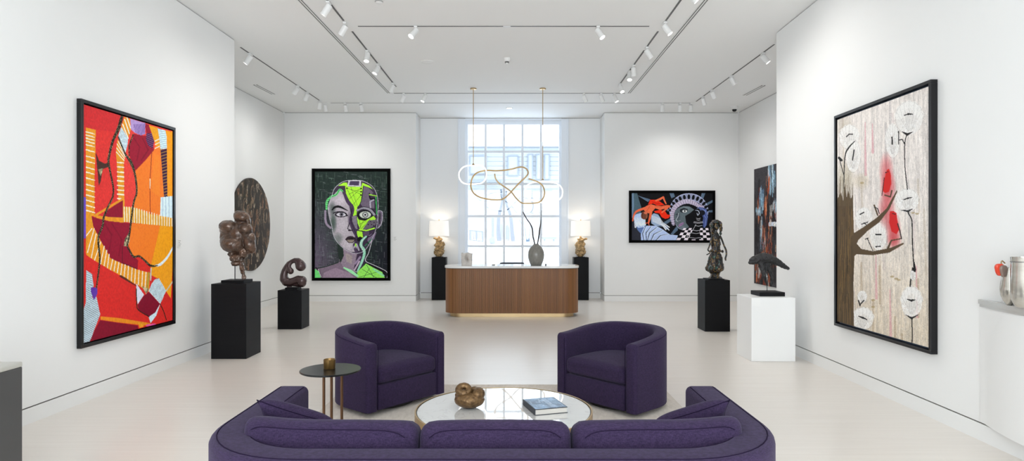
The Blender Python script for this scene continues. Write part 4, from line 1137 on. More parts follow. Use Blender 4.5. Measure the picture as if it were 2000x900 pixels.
def disc_relief():
    cy, cz, R = 12.75, 1.775, .945
    n = 300
    a = Art(n, n, [(-1, -1), (1, -1), (1, 1), (-1, 1)], (48, 40, 36))
    r = np.random.RandomState(12)
    for k in range(150):
        x, y = r.rand(2) * 2 - 1
        a.E(x, y, .02 + r.rand() * .035, .05 + r.rand() * .11, [(150, 126, 102), (176, 160, 140), (112, 88, 70), (140, 100, 74), (96, 84, 76)][k % 5], .75, jit=.35, rot=(r.rand() - .5) * 1.0)
        a.S([(x - .03, y - .06), (x + .05, y + .08)], .015, (28, 24, 22), .6)
    for k in range(9):
        x, y = r.rand(2) * 1.5 - .75
        pts = [(x + .11 * math.cos(t * .7), y + .16 * math.sin(t * .7)) for t in range(8)]
        a.S(pts, .022, (140, 112, 90), .9)
    a.grain(.5)
    col = a.linear(.9)
    t = thing('mounted_relief', 'large round dark brown carved relief on the set back left wall', 'wall sculpture', (XLF, cy, cz - R))
    # disc grid in polar form
    nr, na = 70, 220
    P, C, Q = [], [], []
    for i in range(nr + 1):
        for k in range(na):
            rr = R * i / nr; th = 2 * PI * k / na
            u = rr * math.cos(th) / R; v = rr * math.sin(th) / R
            xi = min(n - 1, int((u + 1) / 2 * (n - 1))); yi = min(n - 1, int((v + 1) / 2 * (n - 1)))
            c = col[yi, xi]
            hgt = .045 + .02 * float(c.mean()) - (.012 if i == nr else 0)
            P.append((XLF + hgt, cy + rr * math.cos(th), cz - rr * math.sin(th))); C.append((c[0], c[1], c[2], 1))
    for k in range(na):
        P.append((XLF + .004, cy + R * math.cos(2 * PI * k / na), cz - R * math.sin(2 * PI * k / na))); C.append((.02, .016, .014, 1))
    for i in range(nr + 1):
        for k in range(na):
            k2 = (k + 1) % na
            Q.append((i * na + k, i * na + k2, (i + 1) * na + k2, (i + 1) * na + k))
    me = bpy.data.meshes.new('carved_face')
    P = [tuple(Vector(p) - t.location) for p in P]
    me.from_pydata(P, [], Q); me.update()
    at = me.color_attributes.new('paint', 'FLOAT_COLOR', 'POINT'); at.data.foreach_set('color', np.array(C, np.float32).ravel())
    me.materials.append(M['paintgloss'])
    o = bpy.data.objects.new('carved_face', me); COL.objects.link(o); o.parent = t
disc_relief()

# wall labels
def placard(label, c, U, N_, w=.075, h=.10):
    c, U, N_ = Vector(c), Vector(U), Vector(N_)
    t = thing('wall_label', label, 'label', c, group='small wall labels')
    bm = BM(); obox(bm, c + N_ * .004, U * w / 2, Vector((0, 0, h / 2)), N_ * .003); obj('card', bm, M['placard'], t, smooth=False)
    bm = BM()
    for k, l in enumerate((.7, .5, .8, .6)):
        obox(bm, c + N_ * .0075 + Vector((0, 0, h * (.3 - .2 * k))) - U * w * (.8 - l) / 2, U * w * l / 2, Vector((0, 0, .003)), N_ * .0004)
    obj('text_lines', bm, M['placardink'], t, smooth=False)
yy = -XL * F / 650
placard('tiny pale label on the wall right of the red abstract painting', (XL, yy, 1.6 - 20 / F * yy), (0, 1, 0), (1, 0, 0))
p = W(772, 466, YB); placard('tiny pale label on the back wall right of the face painting', (p.x, YB, p.z), (1, 0, 0), (0, -1, 0), .09, .12)

# =================================================================== PLINTHS + SCULPTURES
def plinth(label, x0, x1, y0, y1, z, m='blackped', name='display_plinth', cat='plinth', group=None, bev=.004):
    t = thing(name, label, cat, ((x0 + x1) / 2, (y0 + y1) / 2, 0), group=group)
    bm = BM(); box(bm, x0, x1, y0, y1, .0005, z, bev); obj('body', bm, M[m], t, smooth=False)
    return t
def zpx(ox, oy, sc):  # returns mapper zoomed-crop coords -> world at depth D
    def f(x, y, D): return W(ox + x / sc, oy + y / sc, D)
    return f

# S1 bronze on tall black plinth
D = 7.95
x0, x1 = (412 - 1000) / F * D, (481 - 1000) / F * D
plinth('large black plinth at left carrying the brown bronze torso', x0, x1, D, D + .46, .954)
t = thing('bronze_sculpture', 'lumpy brown bronze torso on a rod, on the large black plinth', 'sculpture', (-3.57, D + .2, .954))
bm = BM(); a_ = W(431.5, 0, D + .09).x; b_ = W(476, 0, D + .09).x
box(bm, a_, b_, D + .09, D + .37, .9545, .992, .002); obj('base_plate', bm, M['blackped'], t, smooth=False)
f = zpx(400, 330, 3.75); Dc = D + .2; k = Dc / F / 3.75
def el(x, y, rx, ry, dy=0, ryy=None, rot=0):
    p = f(x, y, Dc); return (p.x, Dc + dy, p.z, rx * k, (ryy or (rx + ry) / 2) * k, ry * k, rot)
blob('torso', [el(205, 532, 92, 82, 0, 70), el(178, 442, 70, 64, .01, 60), el(146, 490, 36, 60, .02, 50), el(240, 485, 72, 92, .01, 66), el(290, 452, 54, 70, .01, 56), el(270, 400, 44, 40, .01, 40), el(322, 528, 48, 70, .01, 46), el(343, 580, 32, 38, .0, 34),
    el(180, 424, 72, 50, -.012, 66, .12), el(212, 550, 90, 66, -.03, 74, .2), el(269, 350, 61, 46, .0, 52, .25), el(316, 372, 18, 42, .0, 26, -.2), el(296, 440, 52, 52, -.012, 54, -.4), el(330, 545, 42, 62, -.01, 44, -.3)], M['bronze'], t, voxel=.005, noise=.018, nscale=.07, smooth=0)
blob('lower_torso', [el(200, 622, 30, 24, 0, 28), el(232, 650, 48, 40, .0, 40), el(225, 690, 34, 22, .0, 26), el(280, 610, 34, 50, 0, 36), el(300, 590, 30, 40, .03, 30)] + chain([(f(x, y, Dc).x, Dc, f(x, y, Dc).z, r * k) for x, y, r in ((262, 640, 24), (266, 680, 19), (272, 720, 16), (278, 750, 14), (284, 780, 13), (286, 797, 15))], .3), M['bronze'], t, voxel=.005, noise=.03, nscale=.035, smooth=1, zmin=.992)
bm = BM(); p = f(221, 690, Dc); tube(bm, [(p.x, Dc, p.z), (p.x, Dc, .990)], .006, 10); obj('rod', bm, M['blackframe'], t)

# S2 maroon figure
D = 10.4
x0, x1 = (542 - 1000) / F * D, (589 - 1000) / F * D
plinth('smaller black plinth at left carrying the curled maroon figure', x0, x1, D, D + .40, .648)
Dc = D + .16; f = zpx(530, 490, 10); k = Dc / F / 10
t = thing('abstract_figure', 'smooth curled maroon figure with a ball head on the smaller black plinth', 'sculpture', (f(430, 0, Dc).x, Dc, .648))
bm = BM(); a_ = W(556.5, 0, D + .05).x; b_ = W(580, 0, D + .05).x; box(bm, a_, b_, D + .05, D + .27, .6485, .688, .002); obj('base_plate', bm, M['blackped'], t, smooth=False)
def ch(pts): return chain([(f(x, y, Dc).x, Dc + dy, f(x, y, Dc).z, r * k) for x, y, r, dy in pts], .3)
items = ch([(575, 295, 102, 0), (560, 260, 92, 0), (520, 200, 66, 0), (460, 185, 50, 0), (400, 205, 42, 0), (345, 250, 52, 0), (300, 320, 60, 0), (262, 400, 66, 0), (245, 480, 74, 0), (250, 550, 84, 0), (290, 600, 88, 0), (370, 610, 76, -.01), (450, 585, 74, -.01), (530, 560, 84, -.01), (600, 580, 96, -.01), (600, 620, 88, -.01)])
items += ch([(345, 270, 48, -.01), (350, 330, 44, -.02), (385, 392, 62, -.02)])
items += ch([(420, 640, 50, .0), (500, 640, 56, .0), (560, 650, 60, 0)])
blob('figure', items, M['maroon'], t, voxel=.005, smooth=6)
blob('foot_block', ch([(330, 690, 32, 0), (370, 705, 34, 0)]), M['maroon'], t, voxel=.005, smooth=2)

# S3 polychrome woman
D = 10.15
x0, x1 = (1377 - 1000) / F * D, (1426 - 1000) / F * D
plinth('black plinth at right carrying the dark multicoloured woman', x0, x1, D, D + .41, .836)
Dc = D + .2; f = zpx(1360, 410, 5.625); k = Dc / F / 5.625
t = thing('woman_sculpture', 'dark green and gold sculpted woman with stick-thin arms on the black plinth at right', 'sculpture', (f(212, 0, Dc).x, Dc, .836))
a_ = f(122, 0, Dc - .1).x; b_ = f(300, 0, Dc - .1).x
bm = BM(); box(bm, a_, b_, D + .06, D + .34, .8365, .852, .002); obj('base_plate', bm, M['blackped'], t, smooth=False)
def torso_rings(bm):
    rows = [(222, 15), (240, 17), (256, 24), (272, 38), (290, 47), (315, 44), (345, 50), (372, 56), (395, 50), (425, 48), (448, 60), (456, 62), (464, 46), (485, 58), (520, 70), (560, 78), (600, 88), (630, 98), (650, 98), (668, 84), (684, 60), (700, 46), (722, 44), (738, 62), (752, 80), (759, 80)]
    n = 36; rings = []
    for y, hw_ in rows:
        p = f(213 - (y > 600) * 8, y, Dc); ring = []
        for q in range(n):
            a2 = 2 * PI * q / n; fl_ = 1 + (.10 * math.sin(5 * a2 + y * .01) if y > 470 else .03 * math.sin(3 * a2))
            ring.append(bm.verts.new((p.x + hw_ * k * fl_ * math.cos(a2), p.y + hw_ * k * .72 * fl_ * math.sin(a2), p.z)))
        rings.append(ring)
    for A, B_ in zip(rings, rings[1:]):
        for q in range(n): bm.faces.new((A[q], A[(q + 1) % n], B_[(q + 1) % n], B_[q]))
    bm.faces.new(rings[0]); bm.faces.new(rings[-1][::-1])
blob('body', [el(214, 178, 34, 44, 0, 36), el(214, 190, 16, 26, -.03, 20), el(192, 362, 22, 20, -.035, 22), el(238, 362, 22, 20, -.035, 22), el(288, 455, 14, 18, 0, 14)], M['polychrome'], t, voxel=.005, noise=.02, nscale=.03, smooth=1, extra=torso_rings, zmin=.8525)
blob('hair', [el(215, 132, 46, 26, .01, 40), el(168, 165, 20, 34, 0, 28), el(172, 215, 18, 34, 0, 26), el(176, 262, 12, 28, .01, 18), el(262, 158, 20, 36, 0, 28), el(270, 205, 16, 34, .0, 24), el(266, 250, 12, 30, .0, 18), el(215, 180, 44, 60, .05, 30)], M['polychrome'], t, voxel=.005, noise=.022, nscale=.02, smooth=1)
for pts in ([(170, 300, 13), (152, 370, 9), (140, 405, 8), (128, 440, 8), (152, 462, 7), (140, 478, 6), (112, 492, 6)], [(258, 282, 13), (282, 330, 10), (304, 390, 9), (326, 440, 10), (330, 490, 9), (320, 530, 10), (324, 556, 8)]):
    bm = BM(); tube(bm, [f(x, y, Dc - .03) for x, y, r in pts], [r * k for x, y, r in pts], 10, sub=4); obj('arm', bm, M['polychrome'], t)

# S4 charcoal winged form on white plinth
D = 7.79
x0, x1 = (1467.6 - 1000) / F * D, (1553.6 - 1000) / F * D
tw = plinth('white plinth at right carrying the charcoal winged sculpture', x0, x1, D, D + .50, .794, 'white')
bm = BM(); a_ = W(1468.8, 0, D).x; b_ = W(1485, 0, D).x; box(bm, a_, b_, D - .004, D - .0005, .695, .78); o = obj('label_plate', bm, M['placard'], tw, smooth=False); o['label'] = 'thin square label plate'
Dc = D + .33; f = zpx(1430, 470, 6.43); k = Dc / F / 6.43
t = thing('winged_sculpture', 'rough charcoal black bird-like sculpture balanced on a thin rod on the white plinth', 'sculpture', (f(437, 0, Dc).x, Dc, .794))
bm = BM(); a_ = W(1483.7, 0, D + .17).x; b_ = W(1533.4, 0, D + .17).x; box(bm, a_, b_, D + .17, D + .47, .7945, .846, .002); obj('base_plate', bm, M['blackped'], t, smooth=False)
items = [el(335, 235, 125, 40, 0, 52, -.42), el(250, 262, 52, 24, 0, 34, -.5)]
items += ch([(228, 268, 16, 0), (275, 245, 36, 0), (330, 225, 56, 0), (395, 215, 66, 0), (470, 225, 58, 0), (540, 255, 47, 0), (610, 295, 36, 0), (665, 328, 27, 0), (705, 350, 18, 0)])
items += ch([(352, 285, 36, -.02), (366, 350, 31, -.03), (388, 430, 24, -.03), (415, 500, 17, -.015), (432, 545, 11, 0), (438, 568, 7, 0)])
items += ch([(440, 290, 40, .02), (470, 350, 30, .03), (496, 410, 23, .03), (512, 470, 21, .03), (508, 525, 21, .03), (498, 562, 15, .03)])
items += ch([(425, 330, 20, 0), (428, 385, 11, 0), (436, 425, 6, 0)]) + ch([(400, 468, 6, -.02), (450, 468, 5, .02)])
items += [el(262, 235, 55, 34, 0, 40, -.55), el(222, 268, 22, 14, 0, 20, -.2)]
blob('winged_body', items, M['charcoal'], t, voxel=.0055, noise=.02, nscale=.03, smooth=1)
bm = BM(); p = f(438, 560, Dc); tube(bm, [(p.x, Dc, p.z), (p.x, Dc, .845)], .005, 8); obj('rod', bm, M['blackframe'], t)

# near left dark plinth, cropped by the frame
t = plinth('dark grey plinth with a pale cap cut off by the left edge', -3.62, -3.13, 3.5, 4.0, .745, 'greyped')
bm = BM(); box(bm, -3.63, -3.128, 3.49, 4.002, .7455, .78, .008, 3); obj('cap', bm, M['capstone'], t)

# near right wall cabinet with silver lip
def bulge(tt): return .32 * tt - .22 * tt * tt if tt < .7 else .32 * .7 - .22 * .49
Y0c = right_at(1917, .002)
def cab_poly(off, ext=0):
    pts = []
    for i in range(15):
        tt = .9 * i / 14
        y = Y0c - tt
        pts.append((xr(y) - max(.012, bulge(tt)) - off, y))
    ye = Y0c - .9 - off * .3
    pts.append((xr(ye) - .003, ye)); pts.append((xr(Y0c) - .003, Y0c))
    return pts
t = thing('wall_cabinet', 'white bow-fronted wall cabinet with a silver edged top at the right edge', 'cabinet', (xr(4.3) - .1, 4.3, .15))
bm = BM(); prism(bm, cab_poly(0), .150, 1.035); obj('body', bm, M['white'], t, angle=25)
bm = BM(); prism(bm, cab_poly(.006), 1.0355, 1.058); obj('ledge', bm, M['silver'], t, angle=25)
bm = BM(); prism(bm, cab_poly(.016), 1.0585, 1.092); obj('top', bm, M['silver'], t, angle=25)
# vessels on it
ZC = 1.0925
Dv = 4.42; f = zpx(1880, 460, 5); k = Dv / F / 5
p = f(455, 620, Dv)
t = thing('glass_pitcher', 'small rounded silvery vessel with a red heart ornament on the wall cabinet', 'vessel', (p.x, Dv, ZC))
prof = [(0, 0), (.016, 0), (.022, .006), (.040, .030), (.054, .070), (.058, .110), (.054, .150), (.048, .185), (.047, .235), (.049, .262), (.044, .262), (.042, .23), (.04, .19), (0, .18)]
bm = BM(); lathe(bm, prof, 40, (p.x + .004, Dv, ZC)); obj('body', bm, M['glassware'], t)
q = f(365, 340, Dv)
def leaf(bm, cx, cy, cz, w, h, d):
    pts = []
    for i in range(24):
        a2 = 2 * PI * i / 24
        x = w * math.sin(a2) * (1 if True else 1); z = h * (math.cos(a2) - .25 * abs(math.sin(a2)) * (1 if math.cos(a2) < 0 else -.4))
        x *= (1 + .35 * (z / h)) 
        pts.append((x, z))
    A = [bm.verts.new((cx + x, cy - d / 2, cz + z)) for x, z in pts]; Bv = [bm.verts.new((cx + x, cy + d / 2, cz + z)) for x, z in pts]
    A2 = [bm.verts.new((cx + x * .8, cy - d, cz + z * .8)) for x, z in pts]
    bm.faces.new(A2); bm.faces.new(Bv[::-1])
    for i in range(24):
        j = (i + 1) % 24; bm.faces.new((A[i], A[j], Bv[j], Bv[i])); bm.faces.new((A2[i], A2[j], A[j], A[i]))
    return bm
bm = leaf(BM(), q.x - .006, Dv - .004, q.z + .006, .029, .042, .014); o = obj('heart', bm, M['redheart'], t); o['label'] = 'red heart-shaped ornament'
bm = leaf(BM(), q.x + .008, Dv - .02, q.z - .002, .024, .040, .012); obj('shell', bm, M['greyshell'], t)
bm = BM(); tube(bm, [f(385, 300, Dv), f(378, 262, Dv), f(386, 246, Dv), f(398, 255, Dv), f(415, 270, Dv)], .004, 8, sub=4); obj('hook', bm, M['brass'], t)
Dv2 = 4.25; p = W(2003, 590, Dv2)
t = thing('glass_vase', 'taller silvery cylindrical vase with a dark rim line cut off by the right edge', 'vase', (p.x, Dv2, ZC))
bm = BM(); lathe(bm, [(0, 0), (.045, 0), (.060, .012), (.078, .05), (.084, .10), (.083, .2), (.081, .30), (.083, .345), (.078, .345), (.076, .30), (.076, .1), (0, .05)], 40, (p.x, Dv2, ZC)); obj('body', bm, M['glassware'], t)
bm = BM(); lathe(bm, [(.0815, .31), (.0835, .31), (.0835, .315), (.0815, .315)], 40, (p.x, Dv2, ZC)); obj('rim_line', bm, M['track'], t)

# =================================================================== ALCOVE LAMPS
def lamp(label, pl, px0, px1, pxs, flip):
    D = 14.93
    x0, x1 = (px0 - 1000) / F * D, (px1 - 1000) / F * D
    plinth(pl, x0, x1, D, D + .33, 1.02, group='slim black lamp plinths')
    cx = (pxs - 1000) / F * 15.09; cy = 15.095; z = 1.0205
    t = thing('table_lamp', label, 'lamp', (cx, cy, z), group='gilded driftwood lamps')
    s = -1 if flip else 1
    pc = (855 if not flip else 1133.5)
    def e2(x, y, rx, ry, dy=0): # px relative to lamp base column
        return (cx + s * x * .01235, cy + dy, z + y * .01235, rx * .01235, min(rx, ry) * .01235, ry * .01235)
    bm = BM(); lathe(bm, [(0, 0), (.10, 0), (.10, .012), (0, .012)], 24, (cx, cy, z)); obj('foot', bm, M['blackped'], t)
    items = [e2(0, 6, 8.5, 6), e2(2, 13, 7.5, 6), e2(-3, 15, 6, 7), e2(4, 19, 6.5, 7), e2(-2, 23, 7, 6), e2(5, 27, 5, 4), e2(-1, 30, 6, 4.5), e2(-4, 35, 5, 3), e2(-8, 36, 4, 2), e2(2, 34, 5, 3), e2(8, 24, 3, 5), e2(-7, 10, 3, 5), e2(8, 12, 3, 6), e2(0, 38, 2.5, 3)]
    blob('driftwood_base', items, M['gold_rock'], t, voxel=.010, noise=.085, nscale=.06, smooth=1, zmin=z + .0125)
    bm = BM(); tube(bm, [(cx, cy, z + .45), (cx, cy, z + .90)], .007, 8); lathe(bm, [(0, .885), (.014, .89), (.016, .905), (0, .92)], 12, (cx, cy, z)); obj('stem', bm, M['brass'], t)
    bm = BM(); zb, zt_ = z + .508, z + .872
    lathe(bm, [(.240, zb - z), (.228, zt_ - z), (.225, zt_ - z), (.237, zb - z), (.240, zb - z)], 48, (cx, cy, z)); obj('lamp_shade', bm, M['shade'], t)
    bm = BM(); bmesh.ops.create_uvsphere(bm, u_segments=16, v_segments=10, radius=.035, matrix=Matrix.Translation((cx, cy, z + .67))); obj('bulb', bm, M['bulb'], t)
    li = bpy.data.lights.new('bulb_light', 'POINT'); li.energy = 3.2; li.color = (1, .87, .70); li.shadow_soft_size = .045
    lo = bpy.data.objects.new('bulb_light', li); COL.objects.link(lo); lo.parent = t; lo.location = (0, 0, .74)
lamp('white shaded lamp on a gilded driftwood base, left of the window', 'slim black lamp plinth left of the desk', 843, 870.7, 857.5, False)
lamp('white shaded lamp on a gilded driftwood base, right of the window', 'slim black lamp plinth right of the desk', 1121, 1150, 1134.2, True)

# =================================================================== RECEPTION DESK
DX, DY0, DY1, DH = -.003, 11.88, 12.66, 1.30
def stadium(hw, y0, y1, r, n=10):
    pts = []
    for (cx, cy, a0) in ((hw - r, y0 + r, -90), (hw - r, y1 - r, 0), (-hw + r, y1 - r, 90), (-hw + r, y0 + r, 180)):
        for k in range(n + 1):
            a2 = math.radians(a0 + 90 * k / n); pts.append((DX + cx + r * math.cos(a2), cy + r * math.sin(a2)))
    return pts
def resample(poly, step):
    out = []; n = len(poly); acc = 0
    segs = [(Vector(poly[i]), Vector(poly[(i + 1) % n])) for i in range(n)]
    total = sum((b - a).length for a, b in segs); m = int(total / step); step = total / m
    i = 0; pos = 0
    for k in range(m):
        d = k * step
        while d > pos + (segs[i][1] - segs[i][0]).length + 1e-9: pos += (segs[i][1] - segs[i][0]).length; i += 1
        a, b = segs[i]; L = (b - a).length
        out.append(a + (b - a) * ((d - pos) / L if L else 0))
    return out
desk = thing('reception_desk', 'long rounded walnut slatted reception desk with white stone top', 'desk', (DX, (DY0 + DY1) / 2, 0))
rs = resample(stadium(1.285, DY0, DY1, .27), .026)
P, Q, C = [], [], []
n = len(rs); cen = [Vector((DX - .9, (DY0 + DY1) / 2)), Vector((DX + .9, (DY0 + DY1) / 2))]
rr = random.Random(3)
base_c = np.array(rgb(134, 90, 54)[:3])
big = 1
for i in range(n):
    a, b = rs[i], rs[(i + 1) % n]
    tdir = (b - a).normalized(); nd = Vector((tdir.y, -tdir.x))
    if rr.random() < .16: big = .88 + rr.random() * .26
    cc = base_c * big * (.88 + rr.random() * .24) * np.array((1, .98 + rr.random() * .05, .95 + rr.random() * .1))
    ring = [a + tdir * 0 - nd * .007, a + tdir * .003, b - tdir * .003, b - nd * .007]
    b0 = len(P)
    for z in (.075, .92):
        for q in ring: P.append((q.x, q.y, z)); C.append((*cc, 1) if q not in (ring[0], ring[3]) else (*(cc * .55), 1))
    for j in range(3): Q.append((b0 + j, b0 + j + 1, b0 + 4 + j + 1, b0 + 4 + j))
b0 = len(P)
for z in (.075, .92):
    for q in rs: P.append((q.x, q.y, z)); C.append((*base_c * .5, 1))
Q.append(tuple(range(b0, b0 + n))[::-1]); Q.append(tuple(range(b0 + n, b0 + 2 * n)))
me = bpy.data.meshes.new('slatted_body'); me.from_pydata([tuple(Vector(p) - desk.location) for p in P], [], Q); me.update()
at = me.color_attributes.new('paint', 'FLOAT_COLOR', 'POINT'); at.data.foreach_set('color', np.array(C, np.float32).ravel())
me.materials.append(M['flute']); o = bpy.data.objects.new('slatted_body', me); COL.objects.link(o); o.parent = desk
bm = BM(); prism(bm, stadium(1.20, DY0 + .07, DY1 - .07, .22), .0005, .0745); obj('brass_plinth', bm, M['brass'], desk, angle=25)
bm = BM(); prism(bm, stadium(1.27, DY0 + .01, DY1 - .01, .26), .9205, .932); obj('shadow_gap', bm, M['gap'], desk, angle=25)
bm = BM(); prism(bm, stadium(1.30, DY0 - .015, DY1 + .015, .28), .9325, .972)
bmesh.ops.bevel(bm, geom=[e for e in bm.edges if abs(e.verts[0].co.z - e.verts[1].co.z) < 1e-6], offset=.006, segments=2, affect='EDGES')
obj('stone_top', bm, M['marbletop'], desk, angle=30)
ZD = .9725

# stone block with hollow
p = W(912, 518, 12.15)
t = thing('stone_block', 'small white stone block with a ragged hollow on the left of the desk', 'ornament', (p.x, 12.15, ZD))
bm = BM(); bmesh.ops.create_cube(bm, size=1)
bmesh.ops.subdivide_edges(bm, edges=list(bm.edges), cuts=11, use_grid_fill=True)
r5 = random.Random(5)
for v in bm.verts:
    q = v.co.copy()
    hole = math.exp(-((q.x + .03 * math.sin(q.z * 14)) ** 2 / .012 + (q.z - .05) ** 2 / .05)) if q.y < -.4 else 0
    top = .03 * math.sin(q.x * 9 + 1) if q.z > .4 else 0
    j = .012 * (r5.random() - .5)
    v.co = Vector((p.x + q.x * .20 * (1 + .06 * q.z) + j, 12.15 + q.y * .12 + hole * .095 + j, ZD + .120 + q.z * .238 + top * .3 + (j if q.z > -.45 else 0)))
    if q.z < -.49: v.co.z = ZD
obj('block', bm, M['blockstone'], t, angle=70)
# vase with twigs
p = W(1047, 518, 12.2); kx = 12.2 / F
t = thing('ceramic_vase', 'round-bellied grey ceramic vase on the right of the desk', 'vase', (p.x, 12.2, ZD))
pr = [(0, 0), (.095, 0), (.105, .008), (.125, .045), (.145, .10), (.157, .16), (.160, .21), (.152, .27), (.128, .33), (.095, .37), (.062, .395), (.052, .41), (.052, .418), (.046, .42), (.044, .40), (.07, .36), (.03, .05), (0, .05)]
bm = BM(); lathe(bm, pr, 56, (p.x, 12.2, ZD)); obj('body', bm, M['vase'], t)
fz = zpx(880, 380, 6)
for nm, lab, pts in (('twig', 'long bare twig leaning left in the grey vase', [(990, 640, 9), (984, 570, 9), (965, 480, 8), (958, 400, 8), (935, 345, 7), (890, 280, 6), (868, 240, 6), (848, 200, 5)]), ('twig', 'upright bare twig standing right in the grey vase', [(1014, 640, 8), (1021, 570, 8), (1036, 480, 8), (1045, 400, 8), (1056, 345, 6), (1060, 270, 3), (1064, 180, 2)])):
    bm = BM(); tube(bm, [fz(x, y, 12.2) for x, y, r in pts], [r * .55 * kx / 6 * 1.8 for x, y, r in pts], 8, sub=4)
    tag(obj(nm, bm, M['twig']), lab, 'twig', 'bare twigs in the grey vase')
# tiny things on the desk
p = W(964, 517, 12.3); t = thing('pen_tray', 'tiny pale dish lying on the desk left of the chair', 'dish', (p.x, 12.3, ZD))
bm = BM(); lathe(bm, [(0, 0), (.03, 0), (.036, .014), (.032, .014), (.027, .005), (0, .005)], 24, (p.x, 12.3, ZD)); obj('dish', bm, M['capstone'], t)
p = W(1066, 517, 12.2); bm = BM(); lathe(bm, [(0, 0), (.013, 0), (.017, .012), (.012, .028), (0, .032)], 20, (p.x, 12.2, ZD)); tag(obj('paperweight', bm, M['greyped']), 'tiny grey paperweight on the desk right of the vase', 'paperweight')

# desk chair
cx, cy = .0, 13.25
t = thing('desk_chair', 'dark grey swivel chair behind the desk, only its back top showing', 'chair', (cx, cy, 0))
bm = BM(); rbox(bm, .25, .24, .045, .04, .01, 8, (cx, cy, .50)); obj('seat', bm, M['deskchair'], t)
bm = BM(); R_ = Matrix.Rotation(math.radians(80), 3, 'X')
pts = []
rbox(bm, .27, .205, .036, .034, .0, 8)
for v in bm.verts:
    q = R_ @ v.co; q.y += -.25 * (q.x ** 2) * 1.6; v.co = q + Vector((cx, cy + .30, .765))
obj('backrest', bm, M['deskchair'], t)
bm = BM(); tube(bm, [(cx, cy, .10), (cx, cy, .46)], .03, 14); obj('column', bm, M['silver'], t)
bm = BM(); tube(bm, [(cx, cy + .15, .46), (cx, cy + .27, .48), (cx, cy + .31, .62)], .016, 10, sub=4); obj('back_bracket', bm, M['silver'], t)
for i in range(5):
    a2 = 2 * PI * i / 5 + .3; bm = BM(); e = (cx + .29 * math.cos(a2), cy + .29 * math.sin(a2))
    tube(bm, [(cx, cy, .11), (e[0], e[1], .07)], (.022, .014), 10); bmesh.ops.create_uvsphere(bm, u_segments=12, v_segments=8, radius=.033, matrix=Matrix.Translation((e[0], e[1], .034))); obj('leg', bm, M['silver'], t)

# =================================================================== PENDANT
DP_ = 12.2
pen = thing('pendant_light', 'looping gold and glowing white tube pendant light over the desk', 'pendant light', W(992, 173, DP_))
pen.location.z = CEIL
f = zpx(880, 220, 5)
for px, yb in ((924.5, 322), (1060, 352)):
    x = (px - 1000) / F * DP_
    bm = BM(); lathe(bm, [(0, 0), (.062, 0), (.062, -.022), (.05, -.026), (0, -.026)], 32, (x, DP_, CEIL)); obj('canopy', bm, M['brass'], pen)
    bm = BM(); zb = 1.6 + (455 - yb) / F * DP_; tube(bm, [(x, DP_, CEIL - .025), (x, DP_, zb + .0)], .0075, 10)
    lathe(bm, [(0, 0), (.03, .0), (.012, .03), (0, .03)], 16, (x, DP_, zb)); obj('drop_rod', bm, M['brass'], pen)
def trace(pts, dy): return [f(x, y, DP_) + Vector((0, d, 0)) for (x, y), d in zip(pts, dy)]
gold = [(350, 564), (440, 564), (520, 558), (600, 545), (660, 530), (710, 532), (748, 560), (755, 600), (730, 635), (680, 680), (620, 742), (570, 795), (520, 835), (470, 848), (380, 844), (290, 825), (230, 790), (203, 735), (205, 680), (225, 625), (270, 585), (350, 564)][:-1]
gd = [.10 * math.sin(i / len(gold) * 2 * PI * 2) for i in range(len(gold))]
bm = BM(); tube(bm, trace(gold, gd), .0145, 12, closed=True, sub=5); obj('gold_loop', bm, M['goldtube'], pen)
g2 = [(430, 590), (437, 635), (470, 680), (530, 722), (592, 770), (640, 835), (690, 880), (740, 887), (850, 880), (900, 840), (918, 780), (905, 720), (870, 680), (820, 658), (762, 640)]
bm = BM(); tube(bm, trace(g2, [.12, .14, .14, .12, .06, -.02, -.08, -.1, -.1, -.06, 0, .06, .1, .1, .1]), .0135, 12, sub=5); obj('gold_curl', bm, M['goldtube'], pen)
w1 = [(219, 512), (160, 512), (110, 530), (76, 575), (78, 630), (110, 675), (160, 692), (230, 694), (300, 688), (340, 655), (354, 610), (345, 560), (310, 525), (265, 512)]
bm = BM(); tube(bm, trace(w1, [.14 * math.sin(i / len(w1) * 2 * PI) + .05 for i in range(len(w1))]), .0115, 12, closed=True, sub=5); obj('glowing_loop', bm, M['glow'], pen)
w2 = [(892, 664), (970, 668), (1040, 685), (1085, 725), (1096, 780), (1075, 835), (1020, 868), (930, 880), (850, 870), (780, 845), (740, 790), (735, 735), (765, 690), (820, 668)]
bm = BM(); tube(bm, trace(w2, [.14 * math.sin(i / len(w2) * 2 * PI + 2) + .12 for i in range(len(w2))]), .0115, 12, closed=True, sub=5); obj('glowing_loop', bm, M['glow'], pen)

# =================================================================== LOUNGE GROUP
bm = BM(); box(bm, -1.72, 1.555, 2.95, 6.56, .0005, .014, .004)
tag(obj('area_rug', bm, M['rug'], smooth=False), 'pale grey beige wool rug under the coffee table and armchairs', 'rug')
ZR = .0145

def sweep(bm, path, prof_fn, closed_prof=True, end_round=.03):
    """path: list of (x,y); prof_fn(t)-> list of (offset outward, z); outward = right side of travel"""
    n = len(path); P_ = [Vector((x, y, 0)) for x, y in path]
    cum = [0]
    for a, b in zip(P_, P_[1:]): cum.append(cum[-1] + (b - a).length)
    L = cum[-1]
    rings = []
    for i in range(n):
        a = P_[max(0, i - 1)]; b = P_[min(n - 1, i + 1)]
        td = (b - a).normalized(); nd = Vector((td.y, -td.x, 0))
        pr = prof_fn(cum[i] / L, cum[i], L)
        rings.append([bm.verts.new(P_[i] + nd * o_ + Vector((0, 0, z))) for o_, z in pr])
    m = len(rings[0])
    for A, B_ in zip(rings, rings[1:]):
        for k in range(m): bm.faces.new((A[k], A[(k + 1) % m], B_[(k + 1) % m], B_[k]))
    bm.faces.new(rings[0][::-1]); bm.faces.new(rings[-1])
    return bm

